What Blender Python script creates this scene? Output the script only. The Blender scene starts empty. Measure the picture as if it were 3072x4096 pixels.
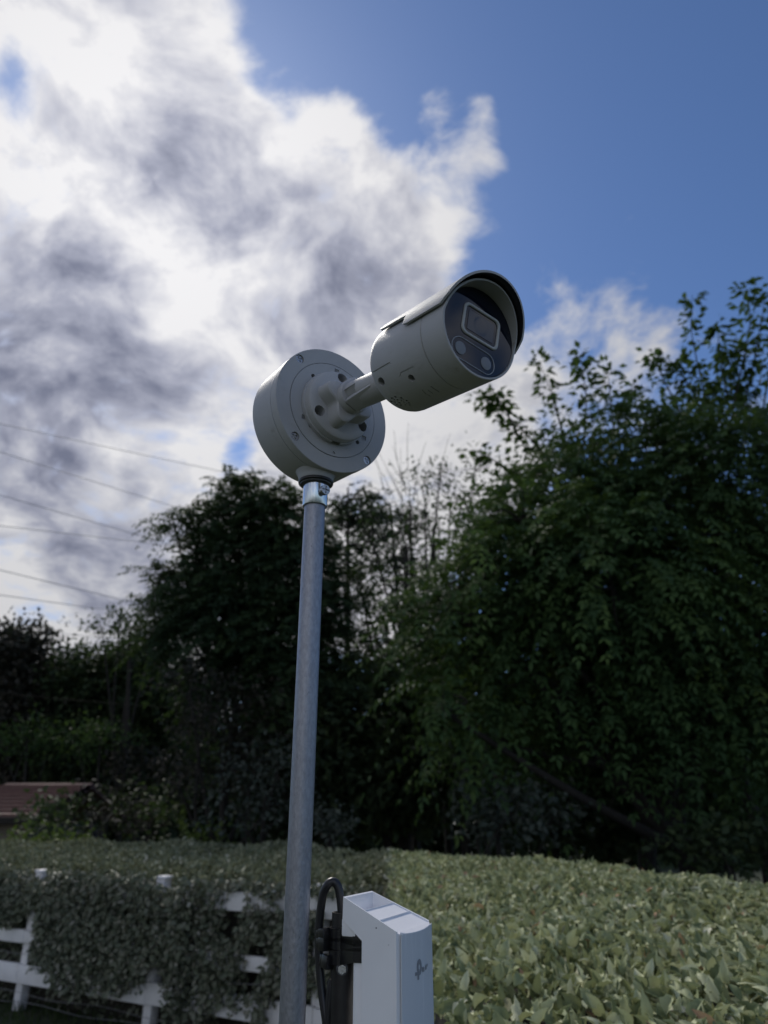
import bpy, bmesh, math, random
import numpy as np
from mathutils import Vector, Matrix
random.seed(7)
RNG = np.random.default_rng(11)
D = bpy.data
S = bpy.context.scene
COL = S.collection

# ------------------------------------------------------------------ camera
FPX, PITCH, EYE = 2841.0, math.radians(23.5), np.array([0.0, 0.0, 1.55])
cam_d = D.cameras.new('camera'); cam = D.objects.new('camera', cam_d); COL.objects.link(cam)
cam.location = EYE; cam.rotation_euler = (math.pi / 2 + PITCH, 0, 0)
cam_d.sensor_fit = 'VERTICAL'; cam_d.sensor_height = 36.0; cam_d.lens = FPX / 4096 * 36.0
cam_d.clip_start = 0.02; cam_d.clip_end = 2000
cam_d.dof.use_dof = True; cam_d.dof.focus_distance = 0.73; cam_d.dof.aperture_fstop = 6.5
S.camera = cam
_R = np.array([1.0, 0, 0]); _U = np.array([0, -math.sin(PITCH), math.cos(PITCH)]); _F = np.array([0, math.cos(PITCH), math.sin(PITCH)])

def ray(px, py):
    return _F + _R * (px - 1536) / FPX - _U * (py - 2048) / FPX

def at(px, py, Y):                      # the point of the place met by the sight line at ground distance Y
    d = ray(px, py); return EYE + d * (Y / d[1])

# ------------------------------------------------------------------ sky, sun, exposure
SUN_AZ, SUN_EL = math.radians(-24), math.radians(46)       # azimuth from +Y, negative to the left
SUN = np.array([math.sin(SUN_AZ) * math.cos(SUN_EL), math.cos(SUN_AZ) * math.cos(SUN_EL), math.sin(SUN_EL)])
world = D.worlds.new('World'); S.world = world; world.use_nodes = True
wt = world.node_tree; wt.nodes.clear()

class G:                                 # tiny node-graph helper
    def __init__(s, tree): s.t = tree
    def n(s, typ, **kw):
        nd = s.t.nodes.new(typ)
        for k, v in kw.items(): setattr(nd, k, v)
        return nd
    def put(s, sock, v):
        if isinstance(v, bpy.types.NodeSocket): s.t.links.new(v, sock)
        else: sock.default_value = v
    def m(s, op, a, b=0.0, c=0.0, clamp=False):
        nd = s.n('ShaderNodeMath', operation=op, use_clamp=clamp)
        for i, v in enumerate((a, b, c)): s.put(nd.inputs[i], v)
        return nd.outputs[0]
    def v(s, op, a, b=None, out=0):
        nd = s.n('ShaderNodeVectorMath', operation=op); s.put(nd.inputs[0], a)
        if b is not None: s.put(nd.inputs[3 if op == 'SCALE' else 1], b)
        return nd.outputs[out]
    def noise(s, vec, scale, detail=6, rough=.55, dist=0.0, out='Fac'):
        nd = s.n('ShaderNodeTexNoise'); s.put(nd.inputs['Vector'], vec)
        for k, x in (('Scale', scale), ('Detail', detail), ('Roughness', rough), ('Distortion', dist)): nd.inputs[k].default_value = x
        return nd.outputs[out]
    def step(s, x, a, b):
        nd = s.n('ShaderNodeMapRange', interpolation_type='SMOOTHSTEP'); s.put(nd.inputs[0], x)
        nd.inputs[1].default_value = a; nd.inputs[2].default_value = b
        return nd.outputs[0]
    def mix(s, f, a, b):
        nd = s.n('ShaderNodeMix', data_type='RGBA'); s.put(nd.inputs[0], f); s.put(nd.inputs[6], a); s.put(nd.inputs[7], b)
        return nd.outputs[2]
    def ramp(s, f, stops):
        nd = s.n('ShaderNodeValToRGB'); s.put(nd.inputs[0], f); e = nd.color_ramp.elements
        while len(e) < len(stops): e.new(.5)
        for k, (p, c) in enumerate(stops): e[k].position = p; e[k].color = (*c, 1) if len(c) == 3 else c
        return nd.outputs[0]

def build_sky():
    g = G(wt)
    d = g.v('NORMALIZE', g.n('ShaderNodeTexCoord').outputs['Generated'])
    sky = g.n('ShaderNodeTexSky', sky_type='NISHITA', sun_disc=False)
    sky.sun_elevation = SUN_EL; sky.sun_rotation = SUN_AZ; sky.air_density = 1.0; sky.dust_density = .40; sky.ozone_density = 4.0
    sep = g.n('ShaderNodeSeparateXYZ'); g.put(sep.inputs[0], d)
    zz = g.m('ADD', g.m('MAXIMUM', sep.outputs[2], 0.0), .42)
    comb = g.n('ShaderNodeCombineXYZ')
    g.put(comb.inputs[0], g.m('DIVIDE', sep.outputs[0], zz)); g.put(comb.inputs[1], g.m('DIVIDE', sep.outputs[1], zz))
    p = comb.outputs[0]
    warp = g.v('SCALE', g.v('SUBTRACT', g.noise(p, 2.6, 3, .5, out='Color'), (.5, .5, .5)), .22)
    pw = g.v('ADD', p, warp)
    n1 = g.noise(pw, 5.0, 9, .56)
    n2 = g.noise(g.v('ADD', pw, (3.1, 1.7, 0)), 9.5, 7, .52)
    def blobs(lst):                      # soft round masses (x, y, radius in photo points, weight) turned into directions
        acc = None
        for x, y, r, w in lst:
            dv = ray(x * 1.8517, y * 1.8517); dv /= np.linalg.norm(dv)
            k = 1.0 / (r * 1.8517 / FPX) ** 2
            dot = g.v('DOT_PRODUCT', d, tuple(dv), out=1)
            e = g.m('EXPONENT', g.m('MULTIPLY_ADD', dot, k, -k))
            acc = g.m('MULTIPLY', e, w) if acc is None else g.m('MULTIPLY_ADD', e, w, acc)
        return acc
    cover = blobs([(80, 40, 150, .6), (280, 60, 130, .75), (230, 300, 190, .8), (80, 460, 170, .7), (470, 320, 115, .75), (600, 360, 90, .4), (430, 560, 190, .8),
                   (710, 280, 62, .7), (800, 400, 60, .4), (660, 500, 125, .8), (840, 575, 85, .7), (960, 500, 60, .35), (760, 690, 160, .65), (150, 700, 180, .8),
                   (130, 950, 200, .8), (380, 850, 150, .75), (200, 1180, 190, 1.0), (60, 1300, 200, 1.0), (380, 1230, 130, .95), (250, 1350, 150, .8), (300, 1010, 120, .6), (560, 780, 130, .5),
                   (935, 225, 36, .95), (1045, 235, 34, 1.0), (1060, 330, 36, .75), (985, 350, 30, .45), (1340, 130, 40, .35), (1225, 110, 30, .3), (1300, 370, 40, .3), (1110, 545, 40, .4), (1185, 640, 46, .28), (1300, 650, 55, .30), (1370, 720, 55, .26), (1440, 700, 40, .2), (1250, 560, 60, -.3), (1640, 740, 50, .4),
                   (940, 960, 130, .95), (1110, 880, 100, .6), (800, 1180, 150, .7), (740, 1300, 130, .7), (1200, 730, 80, .2),
                   (60, 235, 62, -.95), (30, 150, 40, -.5), (395, 160, 38, -.75), (622, 275, 30, -.75), (645, 340, 24, -.6), (505, 985, 40, -1.15), (430, 1070, 46, -1.35), (560, 190, 30, -.4), (640, 70, 110, -.5), (850, 200, 60, -.6), (930, 320, 45, -.4), (1000, 250, 25, -.4), (1085, 600, 50, -.55), (1350, 330, 170, -.4), (1120, 180, 60, -.2),
                   (1250, 30, 170, -.35), (1500, 500, 120, -.3), (450, 900, 30, -.15)])
    dark = blobs([(130, 590, 70, 1.0), (50, 640, 90, .9), (90, 760, 120, 1.1), (70, 880, 110, .75), (350, 830, 85, 1.1), (270, 790, 60, .4), (40, 1020, 110, .8), (270, 1170, 110, 1.1),
                  (180, 1270, 90, .6), (360, 1110, 60, .45), (690, 610, 120, .34), (800, 560, 110, .26), (560, 440, 120, .4), (450, 420, 100, .3), (880, 640, 110, .45), (480, 760, 70, .2), (620, 720, 90, .3), (270, 240, 60, .2), (300, 330, 90, .3), (790, 700, 90, .5),
                  (230, 150, 50, -.3), (60, 500, 90, -.5), (380, 660, 70, -.5), (480, 620, 60, -.4), (240, 920, 60, -.6), (170, 1050, 60, -.4), (60, 1230, 60, -.7), (420, 960, 60, -.5), (200, 640, 50, -.3), (390, 1180, 45, -.5), (120, 1335, 60, -.6), (950, 480, 60, -.3), (700, 280, 50, -.3)])
    base = g.m('MULTIPLY_ADD', g.noise(p, 1.3, 2, .5), .9, -.17)
    bank = g.m('MULTIPLY', g.step(g.v('DOT_PRODUCT', d, (-.72, -.66, .2), out=1), .20, .80), .50)       # left cloud carried on, unseen, behind the viewer; added to brighten the foreground
    body = g.m('MINIMUM', g.m('ADD', g.m('ADD', cover, base), bank), 1.22)
    n3 = g.noise(g.v('ADD', pw, (7.7, 4.1, 0)), 24.0, 6, .6)
    fine = g.m('MULTIPLY', g.m('SUBTRACT', n3, .5), 1.15)
    dens = g.m('ADD', g.m('ADD', g.m('MULTIPLY', body, 1.05), fine), g.m('MULTIPLY', g.m('SUBTRACT', n1, .5), 3.0))
    alpha = g.step(dens, .30, 1.15)
    sp = (SUN[0] / (SUN[2] + .42), SUN[1] / (SUN[2] + .42), 0.0)
    to_sun = g.v('SCALE', g.v('NORMALIZE', g.v('SUBTRACT', sp, p)), .045)
    n1s = g.noise(g.v('ADD', pw, to_sun), 5.0, 9, .56)                    # density a little nearer the sun: the puffs' own shading
    puff = g.m('ADD', g.m('ADD', g.m('MULTIPLY', g.m('SUBTRACT', n2, .5), 1.9), g.m('MULTIPLY', g.m('SUBTRACT', n3, .5), -.9)), g.m('MULTIPLY', g.m('SUBTRACT', n1s, n1), 1.7))
    puff3 = g.m('MULTIPLY', g.m('SUBTRACT', n1, .5), 1.2)
    grey = g.m('ADD', g.m('MULTIPLY', g.m('SUBTRACT', 1.0, g.m('EXPONENT', g.m('MULTIPLY', dark, -1.0))), .90), g.m('ADD', g.m('ADD', puff, -.02), puff3), clamp=True)
    grey = g.m('MULTIPLY', grey, g.step(dens, .5, 1.25))
    glow = g.m('EXPONENT', g.m('MULTIPLY_ADD', g.v('DOT_PRODUCT', d, tuple(SUN), out=1), 5.0, -5.0))
    ccol = g.ramp(grey, [(0, (.93, .92, .93)), (.30, (.685, .69, .75)), (.62, (.42, .435, .53)), (1, (.20, .215, .295))])
    lum = g.m('ADD', g.m('MULTIPLY_ADD', glow, .44, .60), g.m('MULTIPLY', g.m('MAXIMUM', g.m('MULTIPLY', g.v('DOT_PRODUCT', d, tuple(SUN), out=1), -1.0), -.3), .85))   # clouds facing the sun are whiter
    b1 = g.n('ShaderNodeBackground'); g.put(b1.inputs[0], g.mix(1.0, sky.outputs[0], (.80, .93, 1.12, 1))); b1.inputs[0].links[0].from_node.blend_type = 'MULTIPLY'; b1.inputs[1].default_value = .070
    b2 = g.n('ShaderNodeBackground'); g.put(b2.inputs[0], ccol); g.put(b2.inputs[1], lum)
    mx = g.n('ShaderNodeMixShader'); g.put(mx.inputs[0], g.m('MULTIPLY', alpha, .97)); g.put(mx.inputs[1], b1.outputs[0]); g.put(mx.inputs[2], b2.outputs[0])
    out = g.n('ShaderNodeOutputWorld'); g.put(out.inputs[0], mx.outputs[0])
build_sky()
sun_d = D.lights.new('sun', 'SUN'); sun = D.objects.new('sun', sun_d); COL.objects.link(sun)
sun_d.energy = 2.0; sun_d.angle = math.radians(14); sun_d.color = (1, .95, .88)
sun.rotation_euler = Vector(tuple(SUN)).to_track_quat('Z', 'Y').to_euler(); sun.location = (-3, 6, 12)
S.view_settings.view_transform = 'Standard'; S.view_settings.look = 'None'; S.view_settings.exposure = 0.35; S.view_settings.gamma = 1.0
S.view_settings.use_curve_mapping = False
S.cycles.max_bounces = 6; S.cycles.diffuse_bounces = 3; S.cycles.transparent_max_bounces = 6

# ------------------------------------------------------------------ object helpers
def link(name, mesh, mat=None, parent=None, smooth=None):
    o = D.objects.new(name, mesh); COL.objects.link(o)
    if mat is not None and mesh is not None and not mesh.materials: mesh.materials.append(mat)
    if parent is not None: o.parent = parent
    if smooth is not None and mesh is not None:
        mesh.polygons.foreach_set('use_smooth', [True] * len(mesh.polygons))
        if smooth < 179: mesh.set_sharp_from_angle(angle=math.radians(smooth))
    return o
def tag(o, label=None, cat=None, group=None, kind=None):
    if label: o['label'] = label
    if cat: o['category'] = cat
    if group: o['group'] = group
    if kind: o['kind'] = kind
    return o
def thing(name, label, cat, M=None, group=None):
    o = D.objects.new(name, None); COL.objects.link(o); o.empty_display_size = .05
    if M is not None: o.matrix_world = M
    return tag(o, label, cat, group)
def from_bm(bm, name='mesh'):
    bmesh.ops.recalc_face_normals(bm, faces=bm.faces)
    me = D.meshes.new(name); bm.to_mesh(me); bm.free(); return me
def np_mesh(name, V, F, tint=None):
    me = D.meshes.new(name); V = np.asarray(V, np.float32); F = np.asarray(F, np.int32)
    n, k = F.shape
    me.vertices.add(len(V)); me.vertices.foreach_set('co', V.ravel())
    me.loops.add(n * k); me.loops.foreach_set('vertex_index', F.ravel())
    me.polygons.add(n); me.polygons.foreach_set('loop_start', np.arange(0, n * k, k, dtype=np.int32))
    try: me.polygons.foreach_set('loop_total', np.full(n, k, np.int32))
    except Exception: pass
    if tint is not None:
        a = me.attributes.new('tint', 'FLOAT', 'POINT'); a.data.foreach_set('value', np.asarray(tint, np.float32))
    me.update(calc_edges=True); me.validate(); return me

def lathe(prof, seg=72, axis='y'):
    """prof: (radius, along) pairs, closed at radius 0; revolved round local y (or z)."""
    bm = bmesh.new(); rings = []
    for r, y in prof:
        if r < 1e-7:
            rings.append([bm.verts.new((0, y, 0) if axis == 'y' else (0, 0, y))])
        else:
            rings.append([bm.verts.new((r * math.sin(t), y, r * math.cos(t)) if axis == 'y' else (r * math.cos(t), r * math.sin(t), y))
                          for t in (2 * math.pi * k / seg for k in range(seg))])
    for a, b in zip(rings, rings[1:]):
        for k in range(seg):
            q = [a[k % len(a)], a[(k + 1) % len(a)], b[(k + 1) % len(b)], b[k % len(b)]]
            u = []
            for w in q:
                if w not in u: u.append(w)
            if len(u) > 2: bm.faces.new(u)
    return bm
def tube(path, rad, seg=10, caps=True):
    bm = bmesh.new(); P = [Vector(tuple(p)) for p in path]; n = len(P)
    rad = [rad] * n if not hasattr(rad, '__len__') else rad
    rings = []; up = None
    for i in range(n):
        t = (P[min(i + 1, n - 1)] - P[max(i - 1, 0)]).normalized()
        if up is None: up = t.orthogonal().normalized()
        else: up = (up - t * up.dot(t)).normalized()
        s = t.cross(up)
        rings.append([bm.verts.new(P[i] + (up * math.cos(a) + s * math.sin(a)) * rad[i]) for a in (2 * math.pi * k / seg for k in range(seg))])
    for a, b in zip(rings, rings[1:]):
        for k in range(seg): bm.faces.new((a[k], a[(k + 1) % seg], b[(k + 1) % seg], b[k]))
    if caps: bm.faces.new(rings[0][::-1]); bm.faces.new(rings[-1])
    return bm
def box(lo, hi, bevel=0.0, seg=2, M=None, bm=None):
    b = bmesh.new(); bmesh.ops.create_cube(b, size=1.0)
    for v in b.verts: v.co = Vector([lo[i] + (v.co[i] + .5) * (hi[i] - lo[i]) for i in range(3)])
    if bevel > 0: bmesh.ops.bevel(b, geom=b.edges[:] + b.verts[:], offset=bevel, segments=seg, affect='EDGES', profile=.5)
    if M is not None: bmesh.ops.transform(b, matrix=M, verts=b.verts)
    if bm is None: return b
    me = D.meshes.new('tmp'); b.to_mesh(me); b.free(); bm.from_mesh(me); D.meshes.remove(me); return bm
def prism(poly, x0, x1, bevel=0.0):
    """poly in (y, z), extruded along x; x1 may be a function of y."""
    bm = bmesh.new(); f = x1 if callable(x1) else (lambda y: x1)
    a = [bm.verts.new((x0, y, z)) for y, z in poly]; b = [bm.verts.new((f(y), y, z)) for y, z in poly]
    bm.faces.new(a); bm.faces.new(b[::-1])
    for i in range(len(poly)):
        j = (i + 1) % len(poly); bm.faces.new((a[i], b[i], b[j], a[j]))
    if bevel: bmesh.ops.bevel(bm, geom=bm.edges[:], offset=bevel, segments=2, affect='EDGES', profile=.5)
    return bm
def spline(pts, n):
    P = np.array(pts, float); out = []
    for i in range(len(P) - 1):
        p0, p1, p2, p3 = P[max(i - 1, 0)], P[i], P[i + 1], P[min(i + 2, len(P) - 1)]
        for t in np.linspace(0, 1, n, endpoint=False):
            out.append(.5 * (2 * p1 + (p2 - p0) * t + (2 * p0 - 5 * p1 + 4 * p2 - p3) * t * t + (3 * p1 - p0 - 3 * p2 + p3) * t ** 3))
    out.append(P[-1]); return out
def cut(me, cutters):
    """boolean difference of the mesh with every cutter bmesh; returns a new mesh."""
    o = D.objects.new('solid', me); COL.objects.link(o); cs = []
    bm = bmesh.new()
    for c in cutters:
        m2 = from_bm(c, 'cutter'); bm.from_mesh(m2); D.meshes.remove(m2)
    cm = from_bm(bm, 'cutter'); c = D.objects.new('cutter', cm); COL.objects.link(c)
    md = o.modifiers.new('b', 'BOOLEAN'); md.operation = 'DIFFERENCE'; md.object = c; md.solver = 'EXACT'; md.use_self = True
    dg = bpy.context.evaluated_depsgraph_get()
    r = D.meshes.new_from_object(o.evaluated_get(dg), depsgraph=dg)
    D.objects.remove(o); D.objects.remove(c); D.meshes.remove(cm)
    return r
def cyl(c, d, r, h, seg=24):
    """cylinder bmesh from point c along d for h."""
    bm = bmesh.new(); bmesh.ops.create_cone(bm, cap_ends=True, segments=seg, radius1=r, radius2=r, depth=h)
    q = Vector(d).normalized().to_track_quat('Z', 'Y').to_matrix().to_4x4()
    bmesh.ops.transform(bm, matrix=Matrix.Translation(Vector(c) + Vector(d).normalized() * h / 2) @ q, verts=bm.verts); return bm
def merge(*bms):
    out = bmesh.new()
    for b in bms:
        me = from_bm(b); out.from_mesh(me); D.meshes.remove(me)
    return out
def frame(o, x, y, z):
    M = Matrix.Identity(4)
    for i, c in enumerate((x, y, z, o)):
        for k in range(3): M[k][i] = float(c[k])
    return M

# ------------------------------------------------------------------ materials
def mat(name, col, rough=.5, metal=0.0, bump=0.0, bscale=200, var=0.0, vscale=20, spec=.5, stretch=(1, 1, 1), dirt=None, rvar=0.0):
    m = D.materials.new(name); m.use_nodes = True; t = m.node_tree; g = G(t); p = t.nodes['Principled BSDF']
    p.inputs['Base Color'].default_value = (*col, 1); p.inputs['Roughness'].default_value = rough; p.inputs['Metallic'].default_value = metal
    p.inputs['Specular IOR Level'].default_value = spec
    co = g.n('ShaderNodeTexCoord').outputs['Object']
    mp = g.n('ShaderNodeMapping'); g.put(mp.inputs[0], co); mp.inputs['Scale'].default_value = stretch; v = mp.outputs[0]
    c = None
    if var:
        f = g.noise(v, vscale, 5, .6)
        c = g.mix(g.step(f, .3, .7), tuple(x * (1 - var) for x in col) + (1,), tuple(min(1, x * (1 + var)) for x in col) + (1,))
    if dirt:
        dcol, dscale, lo, hi = dirt
        f2 = g.step(g.noise(v, dscale, 7, .65), lo, hi)
        c = g.mix(f2, c if c is not None else (*col, 1), (*dcol, 1))
    if c is not None: g.put(p.inputs['Base Color'], c)
    if rvar:
        g.put(p.inputs['Roughness'], g.m('MULTIPLY_ADD', g.noise(v, vscale * 1.7, 5, .6), rvar, rough - rvar * .5))
    if bump:
        b = g.n('ShaderNodeBump'); b.inputs['Strength'].default_value = bump; b.inputs['Distance'].default_value = .001
        g.put(b.inputs['Height'], g.noise(v, bscale, 4, .6)); g.put(p.inputs['Normal'], b.outputs[0])
    return m
def leaf_mat(name, stops, rough=.65, trans=.25, tcol=(.10, .17, .03), spec=.15):
    m = D.materials.new(name); m.use_nodes = True; t = m.node_tree; g = G(t); p = t.nodes['Principled BSDF']
    a = g.n('ShaderNodeAttribute', attribute_name='tint').outputs['Fac']
    c = g.ramp(a, stops); g.put(p.inputs['Base Color'], c); p.inputs['Roughness'].default_value = rough; p.inputs['Specular IOR Level'].default_value = spec
    if trans:
        tr = g.n('ShaderNodeBsdfTranslucent'); g.put(tr.inputs[0], g.mix(.5, c, (*tcol, 1)))
        mx = g.n('ShaderNodeMixShader'); mx.inputs[0].default_value = trans
        g.put(mx.inputs[1], p.outputs[0]); g.put(mx.inputs[2], tr.outputs[0]); g.put(t.nodes['Material Output'].inputs[0], mx.outputs[0])
    return m
M_white = mat('camera_paint', (.415, .418, .43), .52, bump=.16, bscale=1500, var=.03, vscale=30, dirt=((.27, .255, .235), 40, .60, .80))
M_lid = mat('junction_paint', (.40, .405, .42), .58, bump=.14, bscale=1300, var=.03, vscale=30, dirt=((.26, .25, .235), 36, .60, .82))
M_glass = mat('black_glass', (.005, .008, .018), .06, spec=.5)
M_pane = mat('lens_pane', (.030, .045, .072), .10, spec=.5)  # bluish pane; its pale reflection is put into the colour
M_lens = mat('lens_glass', (.026, .040, .066), .10, spec=.5)
M_lamp = mat('lamp_diffuser', (.20, .21, .235), .35, bump=.2, bscale=3000)
M_trim = mat('grey_trim', (.42, .43, .43), .4)
M_thin = mat('pale_seam', (.34, .36, .38), .3, metal=.3)
M_screw = mat('screw_steel', (.42, .42, .43), .25, metal=1, bump=.3, bscale=900)
M_bolt = mat('dull_bolt', (.10, .105, .115), .45, metal=.9, bump=.3, bscale=600)
M_galv = mat('galvanised_steel', (.31, .32, .36), .46, metal=.85, bump=.45, bscale=520, var=.12, vscale=330, stretch=(1, 1, .45), dirt=((.10, .10, .11), 300, .63, .74), rvar=.22)
M_zinc = mat('bright_zinc', (.58, .63, .68), .20, metal=1, bump=.25, bscale=160, var=.08, vscale=60, stretch=(1, 1, .15), rvar=.12)
M_rubber = mat('black_rubber', (.010, .010, .011), .32)
M_plastic = mat('white_plastic', (.84, .84, .86), .45, bump=.05, bscale=900, var=.02, vscale=20, dirt=((.50, .50, .50), 60, .70, .90))
M_chalk = mat('streaked_plastic', (.66, .685, .71), .55, var=.0, stretch=(45, 45, 5), dirt=((.76, .78, .80), 3.0, .52, .80), bump=.05, bscale=30)
M_mark = mat('faded_print', (.27, .28, .30), .6)
M_black = mat('black_plastic', (.011, .011, .013), .28, bump=.1, bscale=500)
M_post = mat('black_painted_steel', (.014, .013, .013), .45, bump=.4, bscale=120, dirt=((.10, .075, .045), 90, .70, .76), var=.3, vscale=60)
M_cable = mat('black_cable', (.014, .014, .017), .38)
M_fence = mat('white_fence_paint', (.80, .79, .80), .55, bump=.3, bscale=60, var=.06, vscale=9, stretch=(1, 1, 1), dirt=((.36, .35, .33), 14, .60, .85))
M_wire = mat('fence_wire', (.25, .25, .25), .5, metal=.6)
M_line = mat('power_line_cable', (.30, .30, .32), .6)
M_bark = mat('bark', (.022, .019, .016), .9, bump=.8, bscale=25, var=.3, vscale=12, stretch=(3, 3, .6))
M_dark_brown = mat('dark_brown_matt', (.030, .026, .019), .9, var=.3, vscale=30)
M_ground = mat('ground_grass', (.030, .042, .016), .9, bump=1, bscale=30, var=.35, vscale=6, dirt=((.05, .042, .028), 3, .5, .7))
M_roof = mat('roof_tiles', (.13, .068, .056), .8, var=.12, vscale=6, bump=.5, bscale=20)
M_wall = mat('house_wall', (.20, .17, .14), .85, var=.1, vscale=4)
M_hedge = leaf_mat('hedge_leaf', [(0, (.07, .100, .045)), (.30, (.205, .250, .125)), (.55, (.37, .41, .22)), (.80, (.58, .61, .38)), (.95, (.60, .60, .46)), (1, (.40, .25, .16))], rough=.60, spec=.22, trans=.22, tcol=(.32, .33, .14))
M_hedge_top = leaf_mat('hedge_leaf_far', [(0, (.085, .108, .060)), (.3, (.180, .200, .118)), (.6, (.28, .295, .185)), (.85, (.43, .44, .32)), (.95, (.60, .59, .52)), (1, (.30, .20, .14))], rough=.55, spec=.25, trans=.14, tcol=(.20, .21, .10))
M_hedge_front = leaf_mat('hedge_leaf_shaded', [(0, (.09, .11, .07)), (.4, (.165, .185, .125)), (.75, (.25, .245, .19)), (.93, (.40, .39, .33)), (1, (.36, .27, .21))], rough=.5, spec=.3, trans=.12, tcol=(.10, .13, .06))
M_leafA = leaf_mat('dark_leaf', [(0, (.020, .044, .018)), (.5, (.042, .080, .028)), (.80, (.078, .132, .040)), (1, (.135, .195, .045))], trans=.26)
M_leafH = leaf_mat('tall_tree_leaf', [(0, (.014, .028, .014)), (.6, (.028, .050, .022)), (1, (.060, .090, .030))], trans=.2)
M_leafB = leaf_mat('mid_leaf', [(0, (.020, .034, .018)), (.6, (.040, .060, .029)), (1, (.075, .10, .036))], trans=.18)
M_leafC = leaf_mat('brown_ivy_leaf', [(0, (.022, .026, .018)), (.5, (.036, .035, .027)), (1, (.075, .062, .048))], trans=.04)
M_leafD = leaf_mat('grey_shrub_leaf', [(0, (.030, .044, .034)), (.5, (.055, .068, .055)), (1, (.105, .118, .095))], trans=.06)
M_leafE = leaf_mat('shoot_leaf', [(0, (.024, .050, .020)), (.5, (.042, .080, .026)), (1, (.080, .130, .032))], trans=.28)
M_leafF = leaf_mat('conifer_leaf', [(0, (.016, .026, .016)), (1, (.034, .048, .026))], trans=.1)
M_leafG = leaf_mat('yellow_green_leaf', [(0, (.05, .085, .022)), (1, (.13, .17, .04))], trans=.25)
M_blade = leaf_mat('grass_blade', [(0, (.025, .042, .014)), (1, (.06, .085, .03))], trans=.2)

# ------------------------------------------------------------------ ground
def build_ground():
    n = 60; xs = np.sinh(np.linspace(-4.2, 4.2, n)) * 9; ys = np.sinh(np.linspace(-3.4, 4.4, n)) * 9
    X, Y = np.meshgrid(xs, ys); Z = .05 * np.sin(X * .7) * np.cos(Y * .5 + 1) * np.clip(np.hypot(X, Y) / 6 - .3, 0, 1)
    V = np.stack([X, Y, Z - .02], -1).reshape(-1, 3); i = np.arange(n * n).reshape(n, n)
    F = np.stack([i[:-1, :-1], i[:-1, 1:], i[1:, 1:], i[1:, :-1]], -1).reshape(-1, 4)
    o = link('ground', np_mesh('ground', V, F), M_ground, smooth=180); tag(o, kind='structure')
build_ground()

# ------------------------------------------------------------------ leaf machinery
def unit(a): return a / np.maximum(np.linalg.norm(a, axis=-1, keepdims=True), 1e-9)
def frames(d, nrm):
    d = unit(d); x = unit(np.cross(d, nrm)); z = np.cross(x, d)
    return np.stack([x, d, z], -1)                 # columns: across, along, normal
def scatter(base_V, base_F, pos, fr, size, tint):
    """copies of a small leaf; returns V, F, per-vertex tint."""
    n, k = len(pos), len(base_V)
    sz = np.asarray(size).reshape(n, 1, -1) if np.ndim(size) else size
    V = np.einsum('nij,nkj->nki', fr, base_V[None] * sz) + pos[:, None, :]
    F = base_F[None] + (np.arange(n) * k)[:, None, None]
    return V.reshape(-1, 3), F.reshape(-1, base_F.shape[1]), np.repeat(tint, k)
LEAF2 = (np.array([[0, 0, 0], [.30, .42, .09], [0, 1, -.10], [-.30, .42, .09], [0, .45, 0]]), np.array([[0, 1, 4], [1, 2, 4], [2, 3, 4], [3, 0, 4]]))
LEAF1 = (np.array([[0, 0, 0], [.30, .45, .08], [0, 1, -.12], [-.30, .45, .08]]), np.array([[0, 1, 2], [0, 2, 3]]))
LEAFN = (np.array([[0, 0, 0], [.20, .45, .07], [0, 1, -.12], [-.20, .45, .07]]), np.array([[0, 1, 2], [0, 2, 3]]))
def wavy_leaf(rows=6, w=.27, seed=0, amp=.06, curl=.25, fold=.14):
    r = np.random.default_rng(seed); V = []; F = []
    for i in range(rows + 1):
        t = i / rows; h = w * (math.sin(math.pi * (t ** .8)) ** .75 if 0 < t < 1 else 0.03)
        zc = -curl * t * t + .05 * math.sin(t * 3)
        a, b = r.uniform(-amp, amp, 2) + amp * .6 * (1 if i % 2 else -1)
        V += [(-h * (1 + 1.5 * a), t, zc + fold * h / w + a), (0, t, zc), (h * (1 - 1.5 * b), t, zc + fold * h / w + b)]
    for i in range(rows):
        for k in range(2):
            q = i * 3 + k; F.append((q, q + 1, q + 4, q + 3))
    return np.array(V), np.array(F)

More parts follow.
